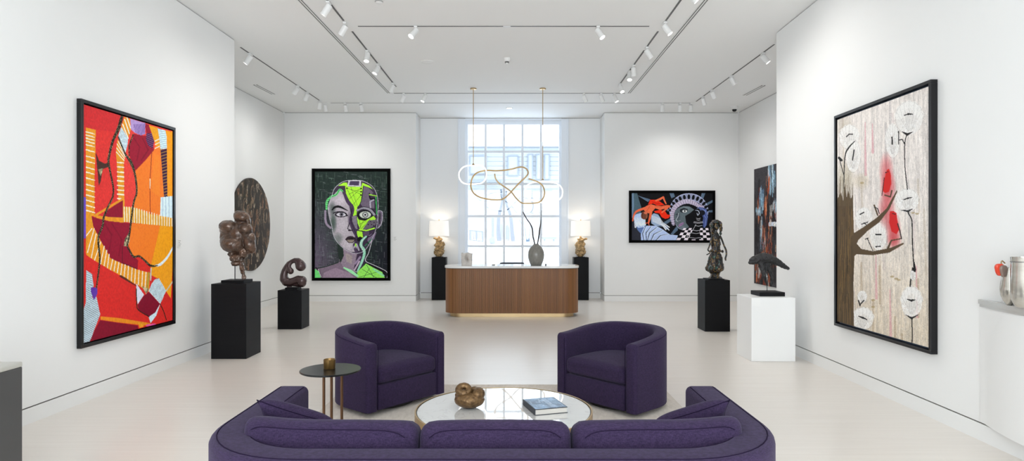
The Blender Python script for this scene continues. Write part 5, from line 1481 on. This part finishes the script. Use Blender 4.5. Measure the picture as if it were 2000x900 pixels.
def soft_profile(th, z0, z1, r, taper=0, shrink=0, n=5):
    """closed rounded profile: inner face at -th/2, outer +th/2"""
    a = -th / 2 + shrink; b = th / 2 - shrink; z1 = z1 - shrink; pts = []
    r = min(r, (b - a) / 2 - .001)
    pts.append((a, z0))
    for k in range(n + 1):
        t_ = PI - PI / 2 * k / n; pts.append((a + r + r * math.cos(t_), z1 - r + r * math.sin(t_)))
    for k in range(n + 1):
        t_ = PI / 2 - PI / 2 * k / n; pts.append((b - r + r * math.cos(t_), z1 - r + r * math.sin(t_)))
    for q in range(1, 6):
        z = z1 - r + (z0 - z1 + r) * q / 5
        pts.append((b - taper * (q / 5), z))
    return pts

def end_ease(s, L, d=.035):
    e = min(s, L - s)
    return 0 if e >= d else d * (1 - math.sqrt(max(0, 1 - ((d - e) / d) ** 2)))

def refine(path, ends=.035):
    """add close rows near both ends"""
    a, b = Vector(path[0]), Vector(path[1]); td = (b - a).normalized()
    pre = [tuple(a + td * ends * q) for q in (0, .1, .3, .6, 1)]
    c, d = Vector(path[-1]), Vector(path[-2]); te = (d - c).normalized()
    post = [tuple(c + te * ends * q) for q in (1, .6, .3, .1, 0)]
    return pre + path[1:-1] + post

def u_path(hw, yfront, yback, r, n=10, step=.08):
    """from right front, round the back, to left front. back at larger y when yback>yfront"""
    s = 1 if yback > yfront else -1
    pts = []
    y = yfront
    k = max(2, int(abs(yback - yfront) / step))
    for i in range(k + 1): pts.append((hw, yfront + (yback - s * r - yfront) * i / k))
    for i in range(1, n + 1):
        t_ = PI / 2 * i / n; pts.append((hw - r + r * math.cos(t_), yback - s * r + s * r * math.sin(t_)))
    m = max(1, int(2 * (hw - r) / step))
    for i in range(1, m + 1): pts.append((hw - r - 2 * (hw - r) * i / m, yback))
    for i in range(1, n + 1):
        t_ = PI / 2 + PI / 2 * i / n; pts.append((-hw + r + r * math.cos(t_), yback - s * r + s * r * math.sin(t_)))
    for i in range(1, k + 1): pts.append((-hw, yback - s * r + (yfront - yback + s * r) * i / k))
    return pts

def add_seam(bm, path, off, zf, r=.004):
    P_ = [Vector((x, y, 0)) for x, y in path]; out = []
    cum = [0]
    for a, b in zip(P_, P_[1:]): cum.append(cum[-1] + (b - a).length)
    for i in range(len(P_)):
        a = P_[max(0, i - 1)]; b = P_[min(len(P_) - 1, i + 1)]; td = (b - a).normalized(); nd = Vector((td.y, -td.x, 0))
        out.append(P_[i] + nd * off + Vector((0, 0, zf(cum[i] / cum[-1]))))
    tube(bm, out, r, 6)

# ---- sofa (faces away from the camera: back near, arms reach towards the desk)
SX = -.088
sofa = thing('curved_sofa', 'wide purple fabric sofa with wraparound back, seen from behind in the foreground', 'sofa', (SX, 3.1, 0))
path = u_path(1.197, 3.70, 2.535, .42, 12, .08)
path = [(x + SX, y) for x, y in path][::-1]   # travel left front -> back -> right front ; outward must be away from the seat
def sofa_prof(t_, s, L):
    e = end_ease(s, L, .04)
    zt_ = .705
    return soft_profile(.185, .06, zt_, .035, 0, e)
bm = BM(); pr_ = refine(path, .04); 
# check side: outward offset sign
sweep(bm, pr_, sofa_prof); obj('wraparound_back', bm, M['fabric'], sofa, angle=60)
bm = BM()
add_seam(bm, path[1:-1], .060, lambda t_: .7045, .003); add_seam(bm, path[1:-1], -.070, lambda t_: .7015, .003)
o = obj('piping', bm, M['piping'], sofa)
bm = BM(); box(bm, SX - 1.11, SX + 1.11, 2.635, 3.60, .06, .27, .02); obj('seat_base', bm, M['fabric'], sofa)
for i in range(3):
    bm = BM(); w_ = 2.21 / 3; cxs = SX - 1.105 + w_ * (i + .5)
    rbox(bm, w_ / 2 - .004, .48, .085, .05, .02, 10, (cxs, 3.13, .357)); obj('seat_cushion', bm, M['fabric'], sofa)
for x, y in ((-1.15, 3.60), (1.15, 3.60), (-1.0, 2.62), (1.0, 2.62)):
    bm = BM(); box(bm, SX + x - .03, SX + x + .03, y - .03, y + .03, .0145 if y > 2.96 else .0005, .0595, .004); obj('leg', bm, M['swivel'], sofa, smooth=False)
for i, (xa, xb, la) in enumerate(((-1.21, -.415, 'l'), (-.410, .262, 'm'), (.267, 1.04, 'r'))):
    bm = BM(); hw_ = (xb - xa) / 2; cxx = (xa + xb) / 2
    rbox(bm, hw_, .19, .105, .062, .012, 14)
    Rm = Matrix.Rotation(math.radians(74), 3, 'X')
    for v in bm.verts:
        q = v.co.copy()
        e = q.x / hw_
        w = Rm @ q
        outer = 0
        if la == 'l': outer = max(0, -e) ** 2
        if la == 'r': outer = max(0, e) ** 2
        w.z += .018 * outer + .006 * (1 - e * e)
        w.y += .05 * outer ** 1.5
        v.co = w + Vector((cxx, 2.80, .562))
    cu = obj('back_cushion', bm, M['fabric'], sofa, angle=60)
    bm = BM(); pts = []
    for q in range(25):
        e = -1 + 2 * q / 24; outer = (max(0, -e) ** 2 if la == 'l' else max(0, e) ** 2 if la == 'r' else 0)
        edge = .03 * abs(e) ** 10
        pts.append((cxx + e * (hw_ - .05), 2.70 + .05 * outer ** 1.5 + .02, .7395 + .018 * outer + .006 * (1 - e * e) - edge))
    tube(bm, pts, .0022, 6); o = obj('cushion_piping', bm, M['piping'], sofa)
def pillow(label, tip, mirror):
    m = -1 if mirror else 1
    def P3(x, y, z): return Vector((x * m + (SX if True else 0), y, z))
    A = P3(-1.105, 2.94, .812); B_ = P3(-.80, 3.10, .66)
    e1 = (B_ - A).normalized()
    e2 = Vector((.10 * m, .75, -.65)); e2 = (e2 - e1 * e2.dot(e1) * .5).normalized()
    e3 = e1.cross(e2).normalized()
    S = .205; S2 = .165; T = .065
    c = A + e1 * S * .97 + e2 * S2 * .97
    t = thing('throw_pillow', label, 'pillow', c, group='purple throw pillows')
    bm = BM(); n = 18
    g = {}
    for s in (1, -1):
        for i in range(n + 1):
            for j in range(n + 1):
                u = -1 + 2 * i / n; v = -1 + 2 * j / n
                th = T * (max(0, 1 - u ** 4) * max(0, 1 - v ** 4)) ** .6
                pin = 1 - .12 * (1 - u * u) * abs(v) ** 2; pin2 = 1 - .10 * (1 - v * v) * abs(u) ** 2
                if (i in (0, n) or j in (0, n)) and s < 0: g[(s, i, j)] = g[(1, i, j)]; continue
                g[(s, i, j)] = bm.verts.new(c + e1 * u * S * pin2 + e2 * v * S2 * pin + e3 * s * th)
    for s in (1, -1):
        for i in range(n):
            for j in range(n):
                q = (g[(s, i, j)], g[(s, i + 1, j)], g[(s, i + 1, j + 1)], g[(s, i, j + 1)])
                bm.faces.new(q if s < 0 else q[::-1])
    obj('cover', bm, M['fabric'], t, angle=80)
    bm = BM(); ed = []
    for a_, b_ in (((-1, -1), (1, -1)), ((1, -1), (1, 1)), ((1, 1), (-1, 1)), ((-1, 1), (-1, -1))):
        for q in range(8):
            k = q / 8; u = a_[0] + (b_[0] - a_[0]) * k; v = a_[1] + (b_[1] - a_[1]) * k
            ed.append(c + e1 * u * S * (1 - .10 * (1 - v * v) * u * u) + e2 * v * S2 * (1 - .12 * (1 - u * u) * v * v))
    tube(bm, ed, .0025, 6, closed=True); obj('piping', bm, M['piping'], t)
pillow('purple throw pillow leaning in the left corner of the sofa', None, False)
pillow('purple throw pillow leaning in the right corner of the sofa', None, True)

# ---- armchairs
def make_chair(label, loc, rot):
    t = thing('barrel_armchair', label, 'armchair', loc, rot, 'purple barrel armchairs')
    hw, yf, yb, r = .408, -.385, .335, .40
    path = u_path(hw, yf, yb, r, 12, .06)[::-1]
    def top(t_):
        k = 1 - abs(2 * t_ - 1)         # 0 at the ends, 1 at the back
        k = min(1, k * 1.35); k = k * k * (3 - 2 * k)
        return .635 + .068 * k
    def prof(t_, s, L):
        k = 1 - abs(2 * t_ - 1); kk = min(1, max(0, (k - .12) * 3))
        e = end_ease(s, L, .03)
        return soft_profile(.115, .045, top(t_), .032, .065 * kk, e)
    bm = BM(); sweep(bm, refine(path, .03), prof); obj('shell', bm, M['fabric'], t, local=True, angle=60)
    bm = BM(); P2 = refine(path, .012)
    add_seam(bm, path[2:-2], -.054, lambda t_: top((t_ * (len(path) - 4) + 2) / len(path)) - .022, .0028)
    for s in (-1, 1):
        tube(bm, [(s * (hw - .052), yf - .003, .06), (s * (hw - .052), yf - .003, .60)], .003, 6)
    obj('piping', bm, M['piping'], t, local=True)
    bm = BM(); box(bm, -.349, .349, yf + .004, yf + .12, .047, .262, .012); box(bm, -.349, .349, yf + .10, .12, .047, .25, .01)
    # filled deck following the back
    poly = [(x * .86, y * .86) for x, y in u_path(.395, .08, .335, .30, 10, .1)]
    prism(bm, poly, .06, .25)
    obj('seat_base', bm, M['fabric'], t, local=True)
    bm = BM()
    rbox(bm, .348, .345, .074, .045, .030, 14, crown2=0)
    for v in bm.verts:
        q = v.co
        if q.y > .05:
            lim = .348 * math.sqrt(max(.02, 1 - ((q.y - .05) / .40) ** 2)) if q.y < .44 else .05
            q.x = q.x / .348 * max(lim, .12)
        v.co = q + Vector((0, -.045, .342))
    obj('seat_cushion', bm, M['fabric'], t, local=True, angle=60)
    bm = BM(); lathe(bm, [(0, 0), (.30, 0), (.30, .028), (.08, .030), (.08, .044), (0, .044)], 40, (0, 0, 0)); obj('swivel_base', bm, M['swivel'], t, local=True)
    return t
make_chair('purple barrel armchair on the left, behind the small round side table', (-1.235, 5.93, ZR), math.radians(51))
make_chair('purple barrel armchair on the right, behind the book end of the coffee table', (1.02, 5.90, ZR), math.radians(-48))

# ---- coffee table
CX, CY, CR = -.056, 4.27, .602
tab = thing('coffee_table', 'large round white marble coffee table with a thin brass rim', 'coffee table', (CX, CY, ZR))
bm = BM(); lathe(bm, [(0, .372), (CR - .016, .372), (CR - .016, .399), (CR - .018, .400), (0, .400)], 128, (CX, CY, 0)); obj('marble_top', bm, M['marble'], tab, angle=12)
bm = BM(); lathe(bm, [(CR - .010, .335), (CR, .335), (CR, .403), (CR - .010, .403), (CR - .010, .335)], 128, (CX, CY, 0)); obj('brass_rim', bm, M['brass'], tab, angle=30)
bm = BM(); lathe(bm, [(CR - .0155, .36), (CR - .0105, .36), (CR - .0105, .398), (CR - .0155, .398), (CR - .0155, .36)], 128, (CX, CY, 0)); obj('dark_inlay', bm, M['blackframe'], tab, angle=30)
bm = BM(); lathe(bm, [(0, .342), (CR - .06, .342), (CR - .06, .3715), (0, .3715)], 64, (CX, CY, 0)); obj('underframe', bm, M['brass'], tab, angle=30)
for i in range(4):
    a2 = PI / 4 + i * PI / 2; bm = BM(); tube(bm, [(CX + .40 * math.cos(a2), CY + .40 * math.sin(a2), ZR), (CX + .40 * math.cos(a2), CY + .40 * math.sin(a2), .342)], .02, 16); obj('leg', bm, M['brass'], tab)
# bronze bowl sculpture
Db = 4.30; f = zpx(780, 730, 5); k = Db / F / 5
def e3(x, y, rx, ry, dy=0, r3=None, rot=0):
    p = f(x, y, Db); return (p.x, Db + dy, p.z, rx * k, (r3 or rx) * k, ry * k, rot)
t = thing('bronze_shell', 'textured bronze shell-like bowl sculpture with a curled lip on the coffee table', 'sculpture', (f(680, 0, Db).x, Db, .4))
def curl(cx, cy_, R, r, a0, a1, n=14, dy=0, r1=None):
    out = []
    for i in range(n + 1):
        a2 = math.radians(a0 + (a1 - a0) * i / n); p = f(cx + R * math.cos(a2), cy_ - R * .6 * math.sin(a2), Db)
        rr_ = r + ((r1 or r) - r) * i / n
        out.append((p.x, Db + dy + R * k * .6 * math.sin(a2), p.z, rr_ * k, rr_ * k, rr_ * k))
    return out
c_ = f(685, 250, Db)
bo = blob('bowl', [(c_.x, Db, c_.z, 149 * k, 130 * k, 80 * k), (c_.x, Db, .4 + .05, 112 * k, 105 * k, .049), e3(770, 196, 66, 66, .0, 96), e3(730, 172, 52, 42, .025, 60), e3(600, 215, 62, 40, .03, 60), e3(670, 190, 60, 40, .03, 50)], M['bowlbronze'], t, voxel=.003, noise=.004, nscale=.02, smooth=4)
blob('curled_lip', curl(630, 152, 50, 31, -40, 285, 26, dy=-.008, r1=36), M['bowlbronze'], t, voxel=.003, noise=.004, nscale=.02, smooth=3)
mnz = min(v.co.z for v in bo.data.vertices)
for v in bo.data.vertices:
    if v.co.z < .002: v.co.z = .002
# book
t = thing('coffee_table_book', 'thick hardback book with a misty blue cover on the coffee table', 'book', (.24, 4.26, .4))
A_ = Vector((.152, 4.112)); Bx = Vector((.372, 4.178)); Cc = Vector((.093, 4.375))
ub = (Bx - A_); vb = (Cc - A_); wb, hb = ub.length, vb.length; ub.normalize(); vb = Vector((-ub.y, ub.x)); u3 = Vector((ub.x, ub.y, 0)); v3 = Vector((vb.x, vb.y, 0)); o3 = Vector((A_.x, A_.y, 0))
def bslab(bm, u0, u1, v0, v1, z0, z1, bev=.001): obox(bm, o3 + u3 * (u0 + u1) / 2 + v3 * (v0 + v1) / 2 + Vector((0, 0, (z0 + z1) / 2)), u3 * (u1 - u0) / 2, v3 * (v1 - v0) / 2, Vector((0, 0, (z1 - z0) / 2)), bev)
M['bookdark'] = mat('book_board', rgb(40, 46, 56), .5)
bm = BM(); bslab(bm, 0, wb, 0, hb, .4005, .4035); bslab(bm, 0, .003, 0, hb, .4035, .4365); bslab(bm, 0, wb, 0, hb, .4365, .4395); obj('cover', bm, M['bookdark'], t, smooth=False)
bm = BM(); bslab(bm, .0035, wb - .004, .004, hb - .004, .4036, .4364, .0005); obj('pages', bm, M['paper'], t, smooth=False)
def cover_art():
    a = Art(120, 150, [(0, 0), (1, 0), (1, 1), (0, 1)], (120, 142, 166))
    n = vnoise(150, 120, 8, 6, 4)[..., None]; a.img = a.img * (.75 + .5 * n)
    r = np.random.RandomState(6)
    for k in range(60):
        u, v = r.rand() * .9 + .05, r.rand() * .9 + .05; a.S([(u, v), (u + .03 * (r.rand() - .5), v + .12 * r.rand())], .012 + .02 * r.rand(), [(206, 218, 230), (84, 104, 130), (170, 186, 204)][k % 3], .6)
    for u in (.55, .60, .66): a.S([(u, .12), (u + .02, .88)], .02, (226, 234, 242), .6)
    return a.linear(1.0)
def cf(u, v, back): return np.array(o3 + Vector((0, 0, .4402 - back))) + (.006 + u[..., None] * (wb - .012)) * np.array(u3) + (.006 + (1 - v[..., None]) * (hb - .012)) * np.array(v3)
canvas_mesh('cover_picture', cover_art(), cf, t, M['paintgloss'], thick=.0005)

# ---- side table + cup
SXT, SYT, SR = -1.357, 4.68, .222
t = thing('side_table', 'small round smoked glass side table on bronze legs at the left armchair', 'side table', (SXT, SYT, 0))
bm = BM(); lathe(bm, [(0, .570), (SR - .003, .570), (SR, .573), (SR, .580), (SR - .003, .583), (0, .583)], 96, (SXT, SYT, 0)); obj('glass_top', bm, M['darkglass'], t, angle=30)
for px, dy in ((632.5, -.03), (647.5, .05), (667.5, -.02)):
    y = SYT + dy; x = (px - 1000) / F * y; bm = BM(); tube(bm, [(x, y, .022), (x, y, .5695)], .0105, 14); obj('leg', bm, M['bronzeleg'], t)
bm = BM(); lathe(bm, [(0, ZR), (.15, ZR), (.15, .022), (0, .024)], 64, (SXT + .01, SYT, 0)); obj('base_plate', bm, M['bronzeleg'], t, angle=30)
cxp = (643.5 - 1000) / F * 4.70
t = thing('bronze_cup', 'small straight bronze tumbler on the side table', 'cup', (cxp, 4.70, .5835))
bm = BM(); lathe(bm, [(0, 0), (.040, 0), (.043, .004), (.044, .068), (.041, .070), (.039, .066), (.038, .012), (0, .010)], 40, (cxp, 4.70, .5835)); obj('body', bm, M['cup'], t)
bm = BM(); lathe(bm, [(0, .050), (.0375, .050), (.0375, .054), (0, .054)], 32, (cxp, 4.70, .5835)); obj('wax', bm, M['capstone'], t)

# =================================================================== OUTSIDE
M['snow'] = mat('snow', rgb(238, 242, 248), .9)
M['siding'] = mat('grey_siding', rgb(152, 156, 160), .8, noise=((.5, .5, 7), .5, rgb(145, 150, 156)))
M['sidingline'] = mat('house_trim', rgb(120, 127, 137), .8)
M['outblue'] = mat('dark_bark', rgb(52, 68, 88), .9, noise=((6, 6, 2), .6, rgb(32, 46, 64)))
M['outpale'] = mat('frosted_shrub', rgb(84, 99, 117), .8)
bm = BM(); gx, gy = 40, 40; vs = []
for j in range(gy + 1):
    row = []
    for i in range(gx + 1):
        x = -9 + 18 * i / gx; y = 15.75 + 30 * (j / gy) ** 1.6
        z = .25 + 1.0 / (1 + math.exp(-(y - 18.2) * 1.3)) + .05 * math.sin(x * 1.3) * math.sin(y * .9)
        z -= .14 * max(0, min(1, (-x - .3) / 1.2)) * math.exp(-((y - 21) / 4) ** 2)
        row.append(bm.verts.new((x, y, z)))
    vs.append(row)
for j in range(gy):
    for i in range(gx): bm.faces.new((vs[j][i], vs[j][i + 1], vs[j + 1][i + 1], vs[j + 1][i]))
o = struct('ground_snow', bm, M['snow'], 'snow covered bank outside the window', 'ground')
t = thing('pale_house', 'pale clapboard house across the snow outside the window', 'house', (0, 34, 1.2))
bm = BM()
for i in range(21): box(bm, -5.5, 5.5, 34.0 - .0, 34.3, 1.0 + i * .25, 1.0 + i * .25 + .235)
box(bm, -5.5, 5.5, 34.05, 34.5, .8, 6.3); obj('clapboard_wall', bm, M['siding'], t, smooth=False)
for x0_, x1_, z0_, z1_ in ((-2.3, -1.4, 4.8, 5.8), (-.25, .35, 4.7, 5.8), (.85, 1.15, 4.5, 5.9), (1.3, 1.6, 4.5, 5.9), (1.75, 2.05, 4.5, 5.9), (1.1, 2.2, 2.3, 3.9), (-2.4, -1.7, 2.2, 3.4), (-3.6, -2.7, 4.9, 5.9)):
    bm = BM(); w_ = .05
    box(bm, x0_, x1_, 33.9, 33.98, z0_, z0_ + w_); box(bm, x0_, x1_, 33.9, 33.98, z1_ - w_, z1_); box(bm, x0_, x0_ + w_, 33.9, 33.98, z0_ + w_, z1_ - w_); box(bm, x1_ - w_, x1_, 33.9, 33.98, z0_ + w_, z1_ - w_)
    fo = obj('window', bm, M['sidingline'], t, smooth=False)
    bm = BM(); box(bm, x0_ + w_, x1_ - w_, 33.93, 33.97, z0_ + w_, z1_ - w_); obj('pane', bm, M['siding'], fo, smooth=False)
bm = BM(); box(bm, -5.7, 5.7, 33.7, 34.8, 6.3005, 6.5); obj('snowy_roof', bm, M['snow'], t, smooth=False)
bm = BM(); box(bm, -2.6, -.6, 33.6, 33.9, 4.32, 4.46); obj('porch_beam', bm, M['sidingline'], t, smooth=False)
fo = zpx(880, 380, 6)
for lab, pts in (('left leaning blue grey tree trunk outside the window', [(572, 560, 28), (560, 430, 26), (565, 270, 22), (590, 150, 16), (606, 60, 13), (590, -60, 12)]), ('right leaning blue grey tree trunk outside the window', [(735, 560, 26), (720, 430, 24), (705, 260, 20), (672, 160, 15), (648, 70, 12), (655, -40, 9)])):
    bm = BM(); tube(bm, [fo(x, y, 26) for x, y, r in pts], [r * 26 / F / 6 for x, y, r in pts], 12, sub=4)
    t = obj('tree_trunk', bm, M['outblue']); tag(t, lab, 'tree', 'leaning tree trunks outside')
t = thing('picket_fence', 'pale blue railing outside behind the left window panes', 'fence', fo(300, 540, 24))
bm = BM(); k = 24 / F / 6
tube(bm, [fo(215, 418, 24), fo(385, 435, 24)], .02, 6); tube(bm, [fo(225, 530, 24), fo(385, 548, 24)], .02, 6); obj('rail', bm, M['outblue'], t)
for i in range(11):
    x = 228 + i * 15; bm = BM(); tube(bm, [fo(x, 418 + i * 1.6, 24), fo(x, 538 + i * 1.6, 24)], .011 if i % 5 else .03, 6); obj('picket', bm, M['outblue'], t)
bm = BM(); p0 = fo(1070, 500, 24); p1 = fo(1240, 520, 24); box(bm, p0.x, p1.x, 23.8, 24.3, p1.z, p0.z + .02, .02)
for x in (p0.x + .1, p1.x - .1): box(bm, x - .03, x + .03, 23.9, 24.2, 1.1, p1.z)
tag(obj('garden_bench', bm, M['outpale'], smooth=False), 'low pale blue garden bench outside behind the right window panes', 'bench')
for lab, x, y, r, m_ in (('round snow covered shrub outside beside the left tree trunk', 485, 540, 34, 'outpale'), ('small blue shrub outside behind the grey vase', 905, 545, 24, 'outpale')):
    p = fo(x, y, 23.5); t = thing('garden_shrub', lab, 'shrub', (p.x, 23.5, p.z - .2))
    kk = 23.5 / F / 6
    blob('foliage', [(p.x, 23.5, p.z, r * kk, r * kk, r * kk * 1.3), (p.x + r * kk * .6, 23.5, p.z - .06, r * kk * .7, r * kk * .7, r * kk)], M[m_], t, voxel=.03, noise=.12, nscale=.1, smooth=0)
# dark stems between trunks
for lab, x0_, x1_, y0_, y1_ in (('tall blue grey board outside between the leaning trunks', 585, 610, 340, 545), ('blue grey gate board outside left of the trunks', 480, 510, 270, 470), ('blue grey stump outside between the trunks', 645, 690, 360, 540)):
    bm = BM(); a_, b_ = fo(x0_, y0_, 27), fo(x1_, y1_, 27)
    m_ = int((b_.x - a_.x) / .07) + 1
    for q in range(m_): box(bm, a_.x + q * (b_.x - a_.x) / m_ + .006, a_.x + (q + 1) * (b_.x - a_.x) / m_ - .006, 27, 27.06, 1.15, a_.z + .05 * math.sin(q * 2.1))
    tag(obj('fence_board', bm, M['outblue'], smooth=False), lab, 'fence', 'blue boards outside')

# =================================================================== LIGHT
wd = bpy.data.worlds.new('overcast'); SC.world = wd; wd.use_nodes = True
bg = wd.node_tree.nodes['Background']; bg.inputs['Color'].default_value = (.82, .92, 1.0, 1); bg.inputs['Strength'].default_value = 4.5

SPOTK = 37
for x, y, aim, pw, size, colr in SPOTS:
    li = bpy.data.lights.new('spot_beam', 'SPOT'); li.energy = SPOTK * pw; li.color = colr; li.spot_size = math.radians(118); li.spot_blend = 1.0; li.shadow_soft_size = .05
    lo = bpy.data.objects.new('spot_beam', li); COL.objects.link(lo)
    d = Vector(aim).normalized(); lo.location = Vector((x, y, CEIL - .062)) + d * .14
    lo.rotation_mode = 'QUATERNION'; lo.rotation_quaternion = d.to_track_quat('-Z', 'Y')
def area(nm, loc, rot, sx, sy, en, colr):
    li = bpy.data.lights.new(nm, 'AREA'); li.shape = 'RECTANGLE'; li.size = sx; li.size_y = sy; li.energy = en; li.color = colr
    lo = bpy.data.objects.new(nm, li); COL.objects.link(lo); lo.location = loc; lo.rotation_euler = rot
    return lo
# unseen area lamp added behind the viewer to brighten the room
area('front_fill_lamp', (0, YN - .1, 2.0), (math.radians(90), 0, 0), 5.6, 3.7, 290, (.91, .96, 1.0))
#area('window_daylight', ((WX0 + WX1) / 2, DW + .12, (WZ0 + WZ1) / 2), (math.radians(-90), 0, 0), 2.2, 3.7, 150, (.86, .93, 1.0))

# =================================================================== CAMERA
cam = bpy.data.cameras.new('camera'); co_ = bpy.data.objects.new('camera', cam); COL.objects.link(co_)
co_.location = (0, 0, CAMZ); co_.rotation_euler = (math.radians(90), 0, 0)
cam.sensor_fit = 'HORIZONTAL'; cam.sensor_width = 36; cam.lens = 36 * F / 2000; cam.shift_y = 5 / 2000; cam.clip_end = 200; cam.clip_start = .05
SC.camera = co_
vs_ = SC.view_settings; vs_.view_transform = 'Standard'; vs_.look = 'None'; vs_.gamma = 1; vs_.exposure = 0; vs_.use_curve_mapping = False
SC.cycles.use_denoising = True
SC.cycles.max_bounces = 8; SC.cycles.diffuse_bounces = 5; SC.cycles.glossy_bounces = 3; SC.cycles.transparent_max_bounces = 8
SC.cycles.sample_clamp_indirect = 6
SC.cycles.caustics_reflective = False; SC.cycles.caustics_refractive = False
